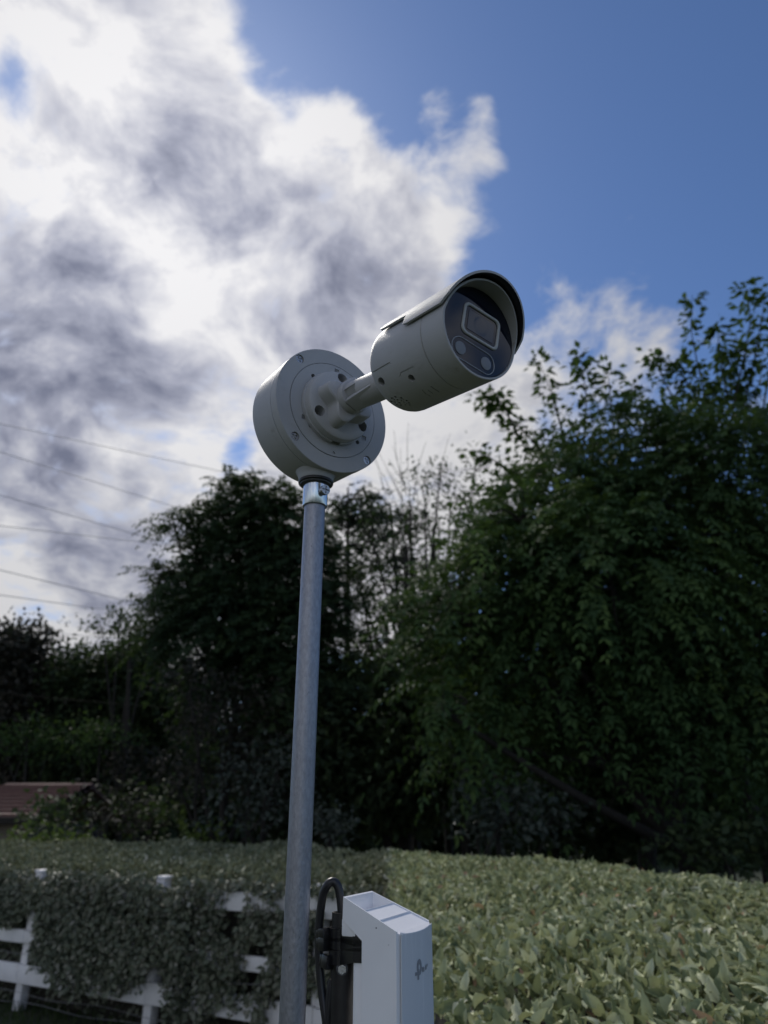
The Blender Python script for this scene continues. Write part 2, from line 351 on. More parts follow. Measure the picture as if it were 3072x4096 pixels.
# ------------------------------------------------------------------ fence
FA = np.array([-1.889, 6.887]); FD = np.array([.8618, -.5073]); FN = np.array([-FD[1], FD[0]]) * -1   # FN points to the camera side
def fpt(s, off=0.0, z=0.0): q = FA + FD * s + FN * off; return (q[0], q[1], z)
def build_fence():
    root = thing('rail_fence', 'white painted wooden post and rail fence under the overgrown hedge', 'fence', Matrix.Translation((FA[0], FA[1], 0)))
    ang = math.atan2(FD[1], FD[0])
    rz = Matrix.Rotation(ang, 4, 'Z')
    for s in (-4.98, -3.32, -1.66, 0.0, 1.66, 3.1):
        bm = box((-.045, -.045, -.25), (.045, .045, 1.088), .008)
        bmesh.ops.transform(bm, matrix=Matrix.Rotation(random.uniform(-.012, .012), 4, 'Y'), verts=bm.verts)
        bm = merge(bm, box((-.052, -.052, 1.086), (.052, .052, 1.116), .010))
        o = link('post', from_bm(bm), M_fence, root, 30); o.matrix_local = Matrix.Translation(Vector(fpt(s)) - Vector(fpt(0))) @ rz
    for z0, z1 in ((.20, .345), (.505, .615), (.90, 1.04)):
        s0 = -4.98
        for s1 in (-3.32, -1.66, 0.0, 1.66, 3.1):
            L = s1 - s0 - .006
            bm = box((0, -.02, z0 + random.uniform(-.008, .008)), (L, .02, z1 + random.uniform(-.008, .008)), .004)
            o = link('rail', from_bm(bm), M_fence, root, 30)
            o.matrix_local = Matrix.Translation(Vector(fpt(s0 + .003, .067)) - Vector(fpt(0))) @ rz
            s0 = s1
    for z in (.06, .13, .44):
        pts = [Vector(fpt(s, .115, z + .012 * math.sin(s * 5 + z * 30))) - Vector(fpt(0)) for s in np.linspace(-5, 3.1, 50)]
        link('wire', from_bm(tube(pts, .0022, 5)), M_wire, root, 60)
build_fence()

# ------------------------------------------------------------------ hedge
CREST = np.array([[-12, 13.0], [-4.9, 10.3], [-1.18, 8.7], [-.08, 7.1], [.81, 5.6], [1.44, 4.2], [1.78, 3.35], [3.0, 2.1], [5, 1.4], [7, 0.2]])
def crest_y(x): return np.interp(x, CREST[:, 0], CREST[:, 1])
def near_y(x):
    line = FA[1] + (x - FA[0]) * FD[1] / FD[0]
    lobe = np.interp(x, [.02, .10, .30, .8, 1.6, 3, 7], [4.9, 2.0, 1.45, 1.15, .9, .3, -2.6])
    return np.where(x < .02, line - .02, np.minimum(line, lobe))
def bumps(x, y):
    return .035 * np.sin(x * 3.1 + y * 1.3) * np.sin(y * 2.3 - x) + .02 * np.sin(x * 7.7 + 1) * np.sin(y * 6.1 + 2)
def top_z(x, y):
    t = np.clip((y - near_y(x)) / np.maximum(crest_y(x) - near_y(x), .1), -.2, 1.6)
    z = 1.115 + .035 * (x > .02) + (.165 - .02 * (x > .02)) * np.clip(t, 0, 1) ** .8 - .12 * np.clip(-t, 0, 1) * 5 - 1.2 * np.clip(t - 1, 0, 1) ** 1.5
    return z + bumps(x, y) * np.where(x < .02, 1, .8)
def build_hedge():
    root = thing('hedge', 'broad clipped hedge of pale silvery green wavy leaves spilling over the white fence', 'hedge', Matrix.Translation((0.8, 4.2, 0)))
    org = np.array([.8, 4.2, 0])
    # solid dark core just under the leaves, added to block light
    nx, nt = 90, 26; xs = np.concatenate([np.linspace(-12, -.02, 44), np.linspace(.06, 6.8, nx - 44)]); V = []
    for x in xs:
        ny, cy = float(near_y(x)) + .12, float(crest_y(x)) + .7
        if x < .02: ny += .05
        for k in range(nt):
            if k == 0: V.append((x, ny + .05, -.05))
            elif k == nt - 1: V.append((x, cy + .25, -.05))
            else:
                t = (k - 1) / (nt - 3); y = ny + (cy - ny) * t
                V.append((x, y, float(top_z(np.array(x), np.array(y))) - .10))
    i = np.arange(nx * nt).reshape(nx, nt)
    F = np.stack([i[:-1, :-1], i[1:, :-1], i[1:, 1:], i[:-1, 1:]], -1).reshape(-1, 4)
    core = link('branches', np_mesh('branches', np.array(V) - org, F), M_dark_brown, root, 180); core['kind'] = 'stuff'  # the added light-blocking core, no single branches modelled
    P, N, Z = [], [], []
    def top(n, x0, x1, ymax=None):
        x = RNG.uniform(x0, x1, n); ny, cy = near_y(x) - .05, crest_y(x) + .30
        if ymax: cy = np.minimum(cy, ymax)
        y = RNG.uniform(0, 1, n) * (cy - ny) + ny
        z = top_z(x, y) - RNG.uniform(0, 1, n) ** 1.6 * .11
        # keep only leaves within (a little beyond) the view
        return np.stack([x, y, z], 1)
    def inview(Q, m=250):
        v = Q - EYE; dd = v @ _F; px = 1536 + FPX * (v @ _R) / dd; py = 2048 - FPX * (v @ _U) / dd
        return (dd > .2) & (px > -m) & (px < 3072 + m) & (py < 4096 + m), px, py, dd
    A = top(100000, .04, 6.0); ok, *_ = inview(A, 500); A = A[ok]
    B = top(44000, -7.5, .06); ok, *_ = inview(B, 300); B = B[ok]
    for ps in (-3.32, -1.66, 0.0):
        q = np.array(fpt(ps)[:2]); B = B[np.hypot(B[:, 0] - q[0], B[:, 1] - q[1]) > .12]
    # keep density even on the near lobe, thin out what is dense with distance
    near_var = [wavy_leaf(6, .25, s, .075, .12 + .16 * (s % 4), .14 + .08 * (s % 3)) for s in range(8)]
    def attitude(n, up=.9, spread=.75):
        d = np.stack([RNG.normal(0, spread, n), RNG.normal(0, spread, n), RNG.normal(up, .35, n)], 1)
        nr = np.stack([RNG.normal(0, .7, n), RNG.normal(-.25, .7, n), RNG.normal(.55, .4, n)], 1)
        return frames(d, nr)
    gap = np.sin(A[:, 0] * 9.1 + np.sin(A[:, 1] * 4) * 2) * np.sin(A[:, 1] * 8.3 + A[:, 0] * 3) + .5 * np.sin(A[:, 0] * 21 + A[:, 1] * 17)
    A = A[(gap < .70) | (A[:, 2] < top_z(A[:, 0], A[:, 1]) - .06)]                         # small hollows between the shoots
    depth = (A - EYE) @ _F
    fr = attitude(len(A)); size = RNG.uniform(.028, .052, len(A)); tint = np.clip(RNG.beta(1.9, 1.9, len(A)) * .97, 0, .96); tint[RNG.random(len(A)) < .02] = 1.0; size *= .92 + .12 * np.clip((3.6 - A[:, 1]) / 2, 0, 1)
    ok, px, py, dd = inview(A, -40)
    vis = np.where(ok & (px > 1780) & (py > 3600), size / depth, 0) * (A[:, 2] > top_z(A[:, 0], A[:, 1]) - .035)
    order = np.argsort(-vis); big = order[:300]; rest = order[300:]
    meshes = []
    for s, (bv, bf) in enumerate(near_var):
        for tv in (.18, .42, .62, .82):
            me = np_mesh('leaf', bv * .05, bf, np.full(len(bv), tv)); me.materials.append(M_hedge)
            me.polygons.foreach_set('use_smooth', [True] * len(me.polygons)); meshes.append(me)
    for j in big:
        o = D.objects.new('leaf', meshes[RNG.integers(len(meshes))]); COL.objects.link(o); o.parent = root
        M = frame(A[j] - org, *[fr[j][:, k] * size[j] / .05 for k in range(3)]); o.matrix_local = M
    Vs, Fs, Ts = [], [], []; off = 0
    grp = RNG.integers(0, 8, len(rest))
    for s in range(8):
        idx = rest[grp == s]; v, f, t = scatter(*near_var[s], A[idx], fr[idx], size[idx], tint[idx])
        Vs.append(v); Fs.append(f + off); Ts.append(t); off += len(v)
    o = link('foliage', np_mesh('foliage', np.concatenate(Vs) - org, np.concatenate(Fs), np.concatenate(Ts)), M_hedge, root, 180); o['kind'] = 'stuff'
    lite = [wavy_leaf(3, .27, s, .06, .15, .12) for s in range(4)]
    fr = attitude(len(B)); Vs, Fs, Ts = [], [], []; off = 0; grp = RNG.integers(0, 4, len(B)); size = RNG.uniform(.04, .068, len(B)); tint = np.clip(RNG.beta(1.6, 3.2, len(B)), 0, .96)
    tint = np.where(RNG.random(len(B)) < .012, .94, tint)
    for s in range(4):
        idx = grp == s; v, f, t = scatter(*lite[s], B[idx], fr[idx], size[idx], tint[idx]); Vs.append(v); Fs.append(f + off); Ts.append(t); off += len(v)
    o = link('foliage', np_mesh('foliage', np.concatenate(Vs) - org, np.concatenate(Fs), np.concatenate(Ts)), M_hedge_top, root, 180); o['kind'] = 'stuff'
    # the hanging front, spilling over the fence
    n = 42000; s = RNG.uniform(-5.0, 2.35, n); z = RNG.uniform(.02, 1.12, n)
    low = np.interp(s, [-1.72, -1.6, -1.2, -.9, -.5, -.25, -.08, .1, .35, .7, 1.0, 1.3], [.40, .34, .32, .25, .22, .25, .36, .30, .20, .16, .24, .26])
    low = low + .05 * np.sin(s * 9) + .04 * np.sin(s * 23 + 1)
    left, mid, right = s < -1.52, (s >= -1.52) & (s < .55), s >= .55
    patch = np.sin(s * 7.3 + z * 5) + np.sin(s * 13.1 - z * 9 + 1) > -.75
    front = (mid & (z > low)) | (left & (z > .68 + .05 * np.sin(s * 11))) | (right & (s < 1.35) & (z > low) & patch & (RNG.random(n) < .97) & ~((z > .93) & (z < 1.05) & (s > .80) & (np.sin(s * 17 + z * 20) > .45))) | (right & (s >= 1.35) & (z > .45) & (z < .95) & patch) | (right & (z > 1.05))
    bulge = .17 + .08 * np.clip(np.sin((s + 1.75) / 2.9 * math.pi), 0, 1) ** .5 * mid + .02 * np.sin(s * 5)
    out = np.where(front, bulge - RNG.uniform(0, 1, n) ** 1.5 * .18, RNG.uniform(-.34, -.06, n))
    keep = front | (z > .30) | (RNG.random(n) < .15)
    keep &= ~(front & (z < low + .1) & (RNG.random(n) < .4))
    for ps, zc in ((-1.66, .80), (0.0, .50)):      # the posts' feet and caps stay clear
        near = np.abs(s - ps - 1.2 * np.maximum(out - .03, 0)) < .10
        keep &= ~(near & (z < zc + .04 * np.sin(s * 60)) & (out > -.08)) & ~((np.abs(s - ps - 1.2 * out) < .14) & (z > 1.05) & (out > -.10))
    q = FA[None] + FD[None] * s[:, None] + FN[None] * out[:, None]
    C = np.stack([q[:, 0], q[:, 1], z], 1)[keep]
    m = len(C)
    d = np.stack([RNG.normal(0, .6, m) + FN[0] * .6, RNG.normal(0, .6, m) + FN[1] * .6, RNG.normal(-.25, .6, m)], 1)
    nr = np.stack([RNG.normal(FN[0] * .7, .6, m), RNG.normal(FN[1] * .7, .6, m), RNG.normal(.4, .5, m)], 1)
    v, f, t = scatter(*wavy_leaf(3, .27, 3, .06, .2, .14), C, frames(d, nr), RNG.uniform(.035, .065, m), np.clip(RNG.beta(2, 3, m), 0, 1))
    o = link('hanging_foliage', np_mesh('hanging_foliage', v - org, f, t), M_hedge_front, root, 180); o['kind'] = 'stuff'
    # a few stray twigs standing above the crest
    for px, py, Y in ((2940, 3500, 3.9), (2560, 3470, 4.4), (2050, 3420, 5.5), (3040, 3530, 3.7), (2320, 3440, 4.8)):
        b = at(px, py + 30, Y); e = b + np.array([RNG.uniform(-.05, .02), 0, RNG.uniform(.09, .15)])
        o = link('twig', from_bm(tube([p - org for p in (b - np.array([0, 0, .1]), b, (b + e) / 2 + RNG.uniform(-.01, .01, 3), e)], [.003, .003, .002, .001], 5)), M_bark, root, 60)
build_hedge()

def build_grass():
    n = 26000; x = RNG.uniform(-7, 2.5, n); y = RNG.uniform(4.2, 11, n)
    front = (y < FA[1] + (x - FA[0]) * FD[1] / FD[0] + .35)
    x, y = x[front], y[front]; n = len(x)
    d = np.stack([RNG.normal(0, .35, n), RNG.normal(0, .35, n), np.ones(n)], 1); nr = np.stack([RNG.normal(0, 1, n), RNG.normal(-.5, 1, n), np.zeros(n)], 1)
    bv = np.array([[-.06, 0, 0], [.06, 0, 0], [.04, .55, .05], [-.04, .55, .05], [0, 1, .22]]); bf = np.array([[0, 1, 2], [0, 2, 3], [3, 2, 4]])
    V, F, T = scatter(bv, bf, np.stack([x, y, np.full(n, -.03)], 1), frames(d, nr), RNG.uniform(.05, .13, n), RNG.random(n))
    tag(link('grass', np_mesh('grass', V, F, T), M_blade), 'short rough grass along the foot of the white fence', 'grass', kind='stuff')
build_grass()

# ------------------------------------------------------------------ trees
def lobe_tips(lobes):
    out, cen = [], []
    for x, y, z, r, n in lobes:
        d = unit(RNG.normal(size=(n, 3))); d[:, 2] = np.where(d[:, 2] < -.5, -d[:, 2], d[:, 2])
        rad = r * (.45 + .6 * RNG.random((n, 1)) ** .6) * (1 + .22 * np.sin(d[:, :1] * 5 + x) * np.sin(d[:, 2:] * 6 + y))
        out.append(np.array([x, y, z]) + d * rad * np.array([1, .8, .8])); cen.append(np.repeat([[x, y, z]], n, 0))
    return np.concatenate(out), np.concatenate(cen)
def broad_leaves(tips, cen, per=12, spread=.28, size=(.08, .15), droop=.3):
    n = len(tips) * per; c = np.repeat(tips, per, 0); o = unit(np.repeat(tips - cen, per, 0) + 1e-6)
    pos = c + RNG.normal(0, spread, (n, 3)) * np.array([1, 1, .7])
    d = o * .5 + RNG.normal(0, .6, (n, 3)) + np.array([0, 0, -droop]); nr = RNG.normal(0, .6, (n, 3)) + np.array([0, -.2, .8])
    tt = np.clip(np.repeat(RNG.random(len(tips)), per) * .6 + RNG.random(n) * .4, 0, 1)
    return scatter(*LEAF1, pos, frames(d, nr), RNG.uniform(*size, n), tt)
def frond_leaves(tips, cen, per=3, pairs=8, length=(.42, .78), leaf=(.085, .135), droop=.65):
    hue = np.mod(np.sin(cen @ np.array([12.99, 78.23, 37.72])) * 437.58, 1.0); n = len(tips) * per; p = np.repeat(tips, per, 0) + RNG.normal(0, .10, (n, 3)); o = unit(np.repeat(tips - cen, per, 0) + 1e-6)
    fd = unit(o * .8 + RNG.normal(0, .55, (n, 3)) + np.array([0, -.15, .05])); L = RNG.uniform(*length, n)
    side = unit(np.cross(fd, np.array([0, 0, 1.0]) + RNG.normal(0, .2, (n, 3))))
    fd_t = np.repeat(np.clip(np.repeat(RNG.random(len(tips)) * .5 + hue * .35, per) + RNG.random(n) * .2, 0, 1), pairs * 2 + 1)
    pos, dr, nr, sz = [], [], [], []
    for k in range(pairs):
        t = (k + .8) / pairs
        c = p + L[:, None] * (fd * t + np.array([0, 0, -droop]) * t * t)
        tan = unit(fd + np.array([0, 0, -2 * droop]) * t)
        for sg in (1, -1):
            pos.append(c); dr.append(side * sg * .85 + tan * .5 + np.array([0, 0, -.28]) + RNG.normal(0, .14, (n, 3))); nr.append(np.cross(side, tan) + RNG.normal(0, .25, (n, 3)))
            sz.append(RNG.uniform(*leaf, n) * (1 - .35 * abs(t - .45)))
    pos.append(p + L[:, None] * (fd + np.array([0, 0, -droop]))); dr.append(tan); nr.append(np.cross(side, tan)); sz.append(RNG.uniform(*leaf, n))
    st = lambda a: np.stack(a, 1).reshape(-1, 3)
    return scatter(*LEAFN, st(pos), frames(st(dr), st(nr)), np.stack(sz, 1).reshape(-1), fd_t)
def skeleton(base, lobes, r0, lean=(0, 0), tips=None):
    bms = []; base = np.array([base[0], base[1], -.1]); top = np.mean([l[:3] for l in lobes], 0)
    hub = base + (top - base) * np.array([.5, .5, .55]) + np.array([lean[0], lean[1], 0])
    path = spline([base, base + (hub - base) * .5 + RNG.normal(0, .06, 3), hub, top], 5); rr = np.linspace(r0, r0 * .35, len(path))
    bms.append(tube(path, list(rr), 9))
    for l in lobes:
        c = np.array(l[:3]); k = RNG.integers(len(path) // 3, len(path) * 3 // 4); s = path[k]
        p2 = spline([s, s + (c - s) * .5 + np.array([0, 0, -.12]) + RNG.normal(0, .1, 3), c], 5); bms.append(tube(p2, list(np.linspace(rr[k] * .6, r0 * .14, len(p2))), 7))
        for _ in range(5):
            e = c + unit(RNG.normal(size=3)) * l[3] * .85; bms.append(tube(spline([c, (c + e) / 2 + RNG.normal(0, .08, 3), e], 3), list(np.linspace(r0 * .13, r0 * .03, 7)), 5))
    return bms
def finish(root, base, bms, crowns):
    org = np.array([base[0], base[1], 0])
    bmt = merge(*bms); bmesh.ops.translate(bmt, verts=bmt.verts, vec=Vector(tuple(-org)))
    link('trunk', from_bm(bmt), M_bark, root, 60)
    for nm, (V, F, T), m in crowns:
        o = link(nm, np_mesh(nm, V - org, F, T), m, root); o['kind'] = 'stuff'
def px_lobes(lst, Y, dens=1.0, jy=.6):
    """(photo x, photo y, radius, weight) at distance Y -> metric lobes."""
    out = []
    for x, y, r, w in lst:
        yy = Y + RNG.uniform(-jy, jy); p = at(x, y, yy); dep = (p - EYE) @ _F; rm = r * dep / FPX
        out.append((p[0], p[1], p[2], rm, max(6, int(w * dens * (r / 100) ** 2 * 10))))
    return out
def tree(name, label, cat, base, lobes, kind, m, r0=.12, group=None, lean=(0, 0), **kw):
    root = thing(name, label, cat, Matrix.Translation((base[0], base[1], 0)), group)
    tips, cen = lobe_tips(lobes)
    fo = (frond_leaves if kind == 'frond' else broad_leaves)(tips, cen, **kw)
    finish(root, base, skeleton(base, lobes, r0, lean), [('crown', fo, m)])
    return root
def sprig(path, n, size, spread=.10):
    """leaves held along an upright shoot."""
    P = np.array(spline(path, 6)); k = RNG.integers(0, len(P), n); tan = unit(np.gradient(P, axis=0))[k]
    rad = unit(RNG.normal(size=(n, 3)) * np.array([1, 1, .25])); pos = P[k] + rad * .02 + RNG.normal(0, .03, (n, 3))
    d = rad + tan * .3 + np.array([0, 0, -.35]) + RNG.normal(0, .2, (n, 3)); nr = np.array([0, 0, 1.0]) + RNG.normal(0, .4, (n, 3))
    return scatter(*LEAF2, pos + rad * RNG.uniform(0, spread, (n, 1)), frames(d, nr), RNG.uniform(*size, n), RNG.random(n))
def join(parts):
    Vs, Fs, Ts, off = [], [], [], 0
    for v, f, t in parts: Vs.append(v); Fs.append(f + off); Ts.append(t); off += len(v)
    return np.concatenate(Vs), np.concatenate(Fs), np.concatenate(Ts)

def build_trees():
    # the big drooping tree on the right
    L = px_lobes([(2250, 2080, 300, 1), (2560, 1900, 300, 1), (2900, 1950, 330, 1), (3250, 2000, 350, .7), (2050, 2350, 300, 1), (2450, 2350, 380, 1), (2880, 2400, 400, 1), (3300, 2500, 400, .6),
                  (1880, 2620, 240, 1), (2200, 2720, 330, 1), (2620, 2750, 350, 1), (3000, 2850, 330, 1), (1800, 2450, 160, .7), (2020, 2980, 200, .8), (2420, 3000, 260, .6), (2780, 3050, 230, .5), (2300, 2450, 300, .8), (2700, 2150, 300, .8), (1780, 2850, 130, .7), (1960, 2280, 150, .9), (2080, 2080, 150, .9), (1850, 2330, 90, .8)], 8.6, .92, .7)
    tree('drooping_tree', 'big dark green tree with drooping feathery fronds right of the pole', 'tree', (at(2860, 3300, 9.4)[0], 9.4), L, 'frond', M_leafA, .17, lean=(-.3, 0), per=4, pairs=8)
    L = px_lobes([(2250, 2200, 260, 1), (2600, 2100, 280, 1), (2950, 2200, 300, 1), (2150, 2550, 280, 1), (2500, 2600, 320, 1), (2900, 2650, 330, 1), (3250, 2300, 300, .8), (3250, 2800, 300, .8)], 11.6, 1.7)
    tree('dense_tree', 'dense dark broad leaved tree filling in behind the drooping tree', 'tree', (at(2500, 3300, 11.6)[0], 11.6), L, 'broad', M_leafB, .15, per=13, spread=.26, size=(.10, .18))
    b = (at(3000, 3300, 9.8)[0], 9.8)
    L = px_lobes([(3050, 2700, 280, .5), (3250, 2300, 300, .5)], 10.4, .8)
    tree('leaning_tree', 'slim dark tree leaning left at the far right edge behind the hedge', 'tree', b, L, 'broad', M_leafB, .11, lean=(-.4, .2))
    # upright leafy shoots against the sky
    b = (at(2750, 3300, 10.8)[0], 10.8); root = thing('leafy_tree', 'tree with upright leafy shoots rising above the right hand crown into the sky', 'tree', Matrix.Translation((b[0], b[1], 0)))
    Y = 10.8; parts, bms = [], []
    L = px_lobes([(2250, 1800, 130, .9), (2620, 1720, 130, .6), (2860, 1680, 170, 1), (3060, 1750, 130, .8), (2120, 1930, 110, .8), (2400, 1880, 150, .8), (1960, 2000, 90, .5)], Y, 1.1)
    tips, cen = lobe_tips(L); parts.append(broad_leaves(tips, cen, 16, .20, (.09, .17), .45)); bms += skeleton(b, L, .13)
    for path, n in [([(2900, 1800), (2960, 1500), (3000, 1290), (2985, 1150)], 105), ([(2860, 1750), (2800, 1500), (2765, 1320), (2770, 1180)], 75), ([(2980, 1600), (3030, 1380), (3060, 1180)], 55), ([(2330, 1820), (2345, 1600), (2320, 1420)], 75), ([(2270, 1820), (2220, 1620), (2160, 1450)], 70),
                    ([(2460, 1760), (2440, 1580), (2430, 1470)], 45), ([(2200, 1850), (2060, 1690), (1900, 1570)], 75), ([(2750, 1700), (2660, 1530), (2610, 1420)], 70), ([(2840, 1700), (2740, 1520), (2680, 1440)], 60), ([(2120, 2000), (1990, 1850), (1880, 1800)], 40), ([(2080, 1760), (2010, 1620), (1960, 1580)], 40),
                    ([(2560, 1720), (2540, 1600), (2525, 1550)], 30), ([(3040, 1700), (3075, 1500), (3090, 1350)], 50), ([(2920, 1650), (2880, 1420), (2870, 1300)], 60), ([(3000, 1700), (2930, 1500), (2905, 1400)], 60)]:
        p = [at(x, y, Y + RNG.uniform(-.3, .3)) for x, y in path]; parts.append(sprig(p, int(n * 2.3), (.11, .20), .20)); bms.append(tube(spline(p, 4), list(np.linspace(.02, .004, (len(p) - 1) * 4 + 1)), 5))
    finish(root, b, bms, [('crown', join(parts), M_leafE)])
    # airy small leaved tree, middle
    L = px_lobes([(1800, 2020, 120, .55), (1900, 1880, 90, .45), (1760, 2180, 110, .45), (1930, 2120, 110, .6), (1690, 1950, 70, .3), (1850, 2280, 110, .5), (1640, 2080, 70, .4), (1560, 2250, 110, .5), (1500, 2080, 80, .4), (1700, 2330, 110, .6)], 15, 2.2)
    tree('airy_tree', 'thin small leaved tree with sky showing through between pole and big tree', 'tree', (at(1800, 3300, 15)[0], 15), L, 'broad', M_leafB, .09, per=15, spread=.32, size=(.07, .13))
    # conifers behind the pole
    for (x, yt, yb, Y, sp, lbl, lean) in ((1392, 1950, 3300, 16, 1.0, 'straight dark conifer trunk with thin branches just right of the pole', 0), (1560, 2010, 3300, 17, .7, 'thin leaning conifer with sparse drooping branches between conifer and airy tree', 110)):
        b = at(x + lean, yb, Y); t0 = at(x, yt, Y); base = (b[0], b[1]); root = thing('conifer', lbl, 'tree', Matrix.Translation((b[0], b[1], 0)))
        tr = [np.array([b[0], b[1], -.1]), np.array([(b[0] * .6 + t0[0] * .4), Y, t0[2] * .45]), t0]; P = spline(tr, 8); bms = [tube(P, list(np.linspace(.15, .02, len(P))), 8)]; tips = []
        cen = []
        for k in range(int(80 * sp)):
            f = RNG.uniform(.40, 1); s = P[int(f * (len(P) - 1))]; a = RNG.uniform(0, 6.28); Lb = (1.25 - .8 * f) * RNG.uniform(.8, 1.9)
            e = s + np.array([math.cos(a), math.sin(a), RNG.uniform(-.15, .35)]) * Lb
            bms.append(tube([s, (s + e) / 2 + np.array([0, 0, .05]), e], [.022, .014, .005], 5))
            for q in np.linspace(.35, 1, 5):
                tips.append(s + (e - s) * q); cen.append(s)
        V = broad_leaves(np.array(tips), np.array(cen), 14, .16, (.06, .15), .2)
        finish(root, base, bms, [('crown', V, M_leafF)])
    L = px_lobes([(1480, 2130, 80, .7), (1560, 2330, 100, .7), (1440, 2330, 90, .7), (1610, 2190, 75, .6), (1700, 2050, 75, .6), (1760, 1900, 65, .5), (1540, 2480, 110, 1), (1680, 2420, 90, .7), (1850, 2000, 80, .6)], 13.6, 2.0)
    tree('branching_tree', 'loosely branching tree with sky gaps just right of the pole top', 'tree', (at(1600, 3300, 13.6)[0], 13.6), L, 'broad', M_leafH, .12, per=16, spread=.22, size=(.07, .13))
    # bare twigs
    root_b = at(1660, 3300, 14.5); root = thing('bare_tree', 'bare thin grey twigs reaching up beside the junction box', 'tree', Matrix.Translation((root_b[0], root_b[1], 0))); bms = []
    stem = [np.array([root_b[0], root_b[1], -.1]), at(1650, 2500, 14.5), at(1640, 2000, 14.5)]; bms.append(tube(spline(stem, 6), list(np.linspace(.06, .02, 13)), 6))
    for k in range(16):
        s = at(1640 + RNG.uniform(-15, 15), RNG.uniform(1950, 2250), 14.5); e = at(1610 + RNG.normal(0, 75), RNG.uniform(1690, 1900), 14.5 + RNG.uniform(-.6, .6))
        bms.append(tube(spline([s, (s * .45 + e * .55) + RNG.normal(0, .08, 3), e], 4), list(np.linspace(.011, .004, 9)), 4))
    finish(root, root_b, bms, [])
    # tall tree left of the pole
    L = px_lobes([(1000, 1985, 80, 1), (960, 2080, 120, 1), (1130, 2100, 120, 1), (860, 2120, 90, .9), (760, 2110, 80, .8), (700, 2120, 50, .5), (820, 2330, 130, 1), (980, 2300, 220, 1), (1180, 2330, 200, 1), (700, 2430, 90, .9), (660, 2480, 70, .8), (880, 2520, 190, 1.1), (1120, 2600, 230, 1), (1000, 2780, 230, 1), (1230, 2780, 190, 1), (1270, 2480, 130, .9), (1060, 2060, 90, .8), (640, 2330, 55, .8), (900, 1960, 55, .8), (600, 2570, 60, .7), (780, 2230, 60, .7), (820, 2430, 120, 1), (1180, 2200, 120, .8)], 13, 3.6)
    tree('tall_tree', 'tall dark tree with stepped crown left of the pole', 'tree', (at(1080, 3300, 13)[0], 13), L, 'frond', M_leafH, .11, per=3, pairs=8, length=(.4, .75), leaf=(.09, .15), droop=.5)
    # ivy clad shrub mass below it
    L = px_lobes([(760, 2760, 110, 1), (800, 2950, 130, 1), (930, 2850, 190, 1), (1050, 3020, 200, 1), (880, 3120, 170, 1), (720, 3150, 100, 1), (1080, 3230, 150, 1)], 11.5, 1.6)
    tree('ivy_shrub', 'brownish ivy covered shrub below the tall tree left of the pole', 'shrub', (at(920, 3300, 11.5)[0], 11.5), L, 'broad', M_leafC, .1, per=16, spread=.16, size=(.05, .10))
    L = px_lobes([(1000, 3120, 120, 1), (1110, 3080, 110, 1), (960, 3270, 110, .8), (1180, 3250, 100, .8)], 10.6, 1.6)
    tree('grey_shrub', 'soft grey green shrub close to the left side of the pole', 'shrub', (at(1050, 3300, 10.6)[0], 10.6), L, 'broad', M_leafD, .06, per=16, spread=.15, size=(.05, .10))
    L = px_lobes([(1340, 3330, 80, 1), (1290, 3270, 50, 1)], 9.6, 2)
    tree('round_shrub', 'small grey green shrub at the hedge top just right of the pole', 'shrub', (at(1340, 3330, 9.6)[0], 9.6), L, 'broad', M_leafD, .04, per=16, spread=.12, size=(.05, .10))
    L = px_lobes([(1900, 3130, 110, .8), (2040, 3250, 130, .8), (1930, 3330, 110, .8), (2200, 3290, 120, .7), (1850, 3000, 80, .5)], 8.4, 1.8)
    tree('low_shrub', 'pale leaved shrub under the drooping tree above the hedge', 'shrub', (at(2000, 3330, 8.4)[0], 8.4), L, 'broad', M_leafD, .06, per=14, spread=.15, size=(.06, .11))
    L = px_lobes([(2850, 3420, 90, 1), (2980, 3400, 110, 1), (3090, 3420, 110, 1), (2720, 3400, 80, .8)], 8.0, 2.2)
    tree('dark_shrub', 'dark low shrub at the right edge between hedge and leaning trunks', 'shrub', (at(2950, 3400, 8.0)[0], 8.0), L, 'broad', M_leafB, .05, per=14, spread=.16, size=(.06, .12))
    # dark thicket behind, tree by tree
    spots = [(1250, 2950, 260, 'behind the pole'), (1550, 2850, 270, 'right of the pole'), (1850, 2750, 260, 'left of the drooping tree trunk'), (2200, 2900, 300, 'behind the drooping tree'), (2550, 2950, 300, 'left of the leaning trunks'), (2900, 2900, 300, 'at the right edge')]
    for k, (x, y, r, w) in enumerate(spots):
        L = px_lobes([(x, y, r * .8, 1), (x - 90, y + 260, r * .7, 1), (x + 110, y + 240, r * .7, 1), (x, y + 420, r * .6, 1), (x + 30, y - 170, r * .5, .6)], 12.6 + .5 * (k % 3), 2.6)
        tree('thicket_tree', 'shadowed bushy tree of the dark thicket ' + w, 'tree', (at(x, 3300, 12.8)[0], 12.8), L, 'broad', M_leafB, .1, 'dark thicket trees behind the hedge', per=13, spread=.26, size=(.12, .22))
    # left row
    for x, top, lbl, m in ((50, 2590, 'dark rounded tree at the far left edge', M_leafC), (310, 2690, 'dark rounded tree above the house roof', M_leafB), (560, 2640, 'dark rounded tree touching the tall tree on the left', M_leafB)):
        L = px_lobes([(x, top + 60, 100, 1), (x - 70, top + 190, 130, 1), (x + 90, top + 170, 130, 1), (x, top + 330, 150, 1), (x + 40, top + 480, 150, 1), (x + 75, top - 25, 55, .9), (x - 70, top + 20, 60, .9), (x, top - 40, 45, .8)], 21, 8)
        tree('rounded_tree', lbl, 'tree', (at(x, 3300, 21)[0], 21), L, 'broad', m, .12, per=20, spread=.34, size=(.13, .22))
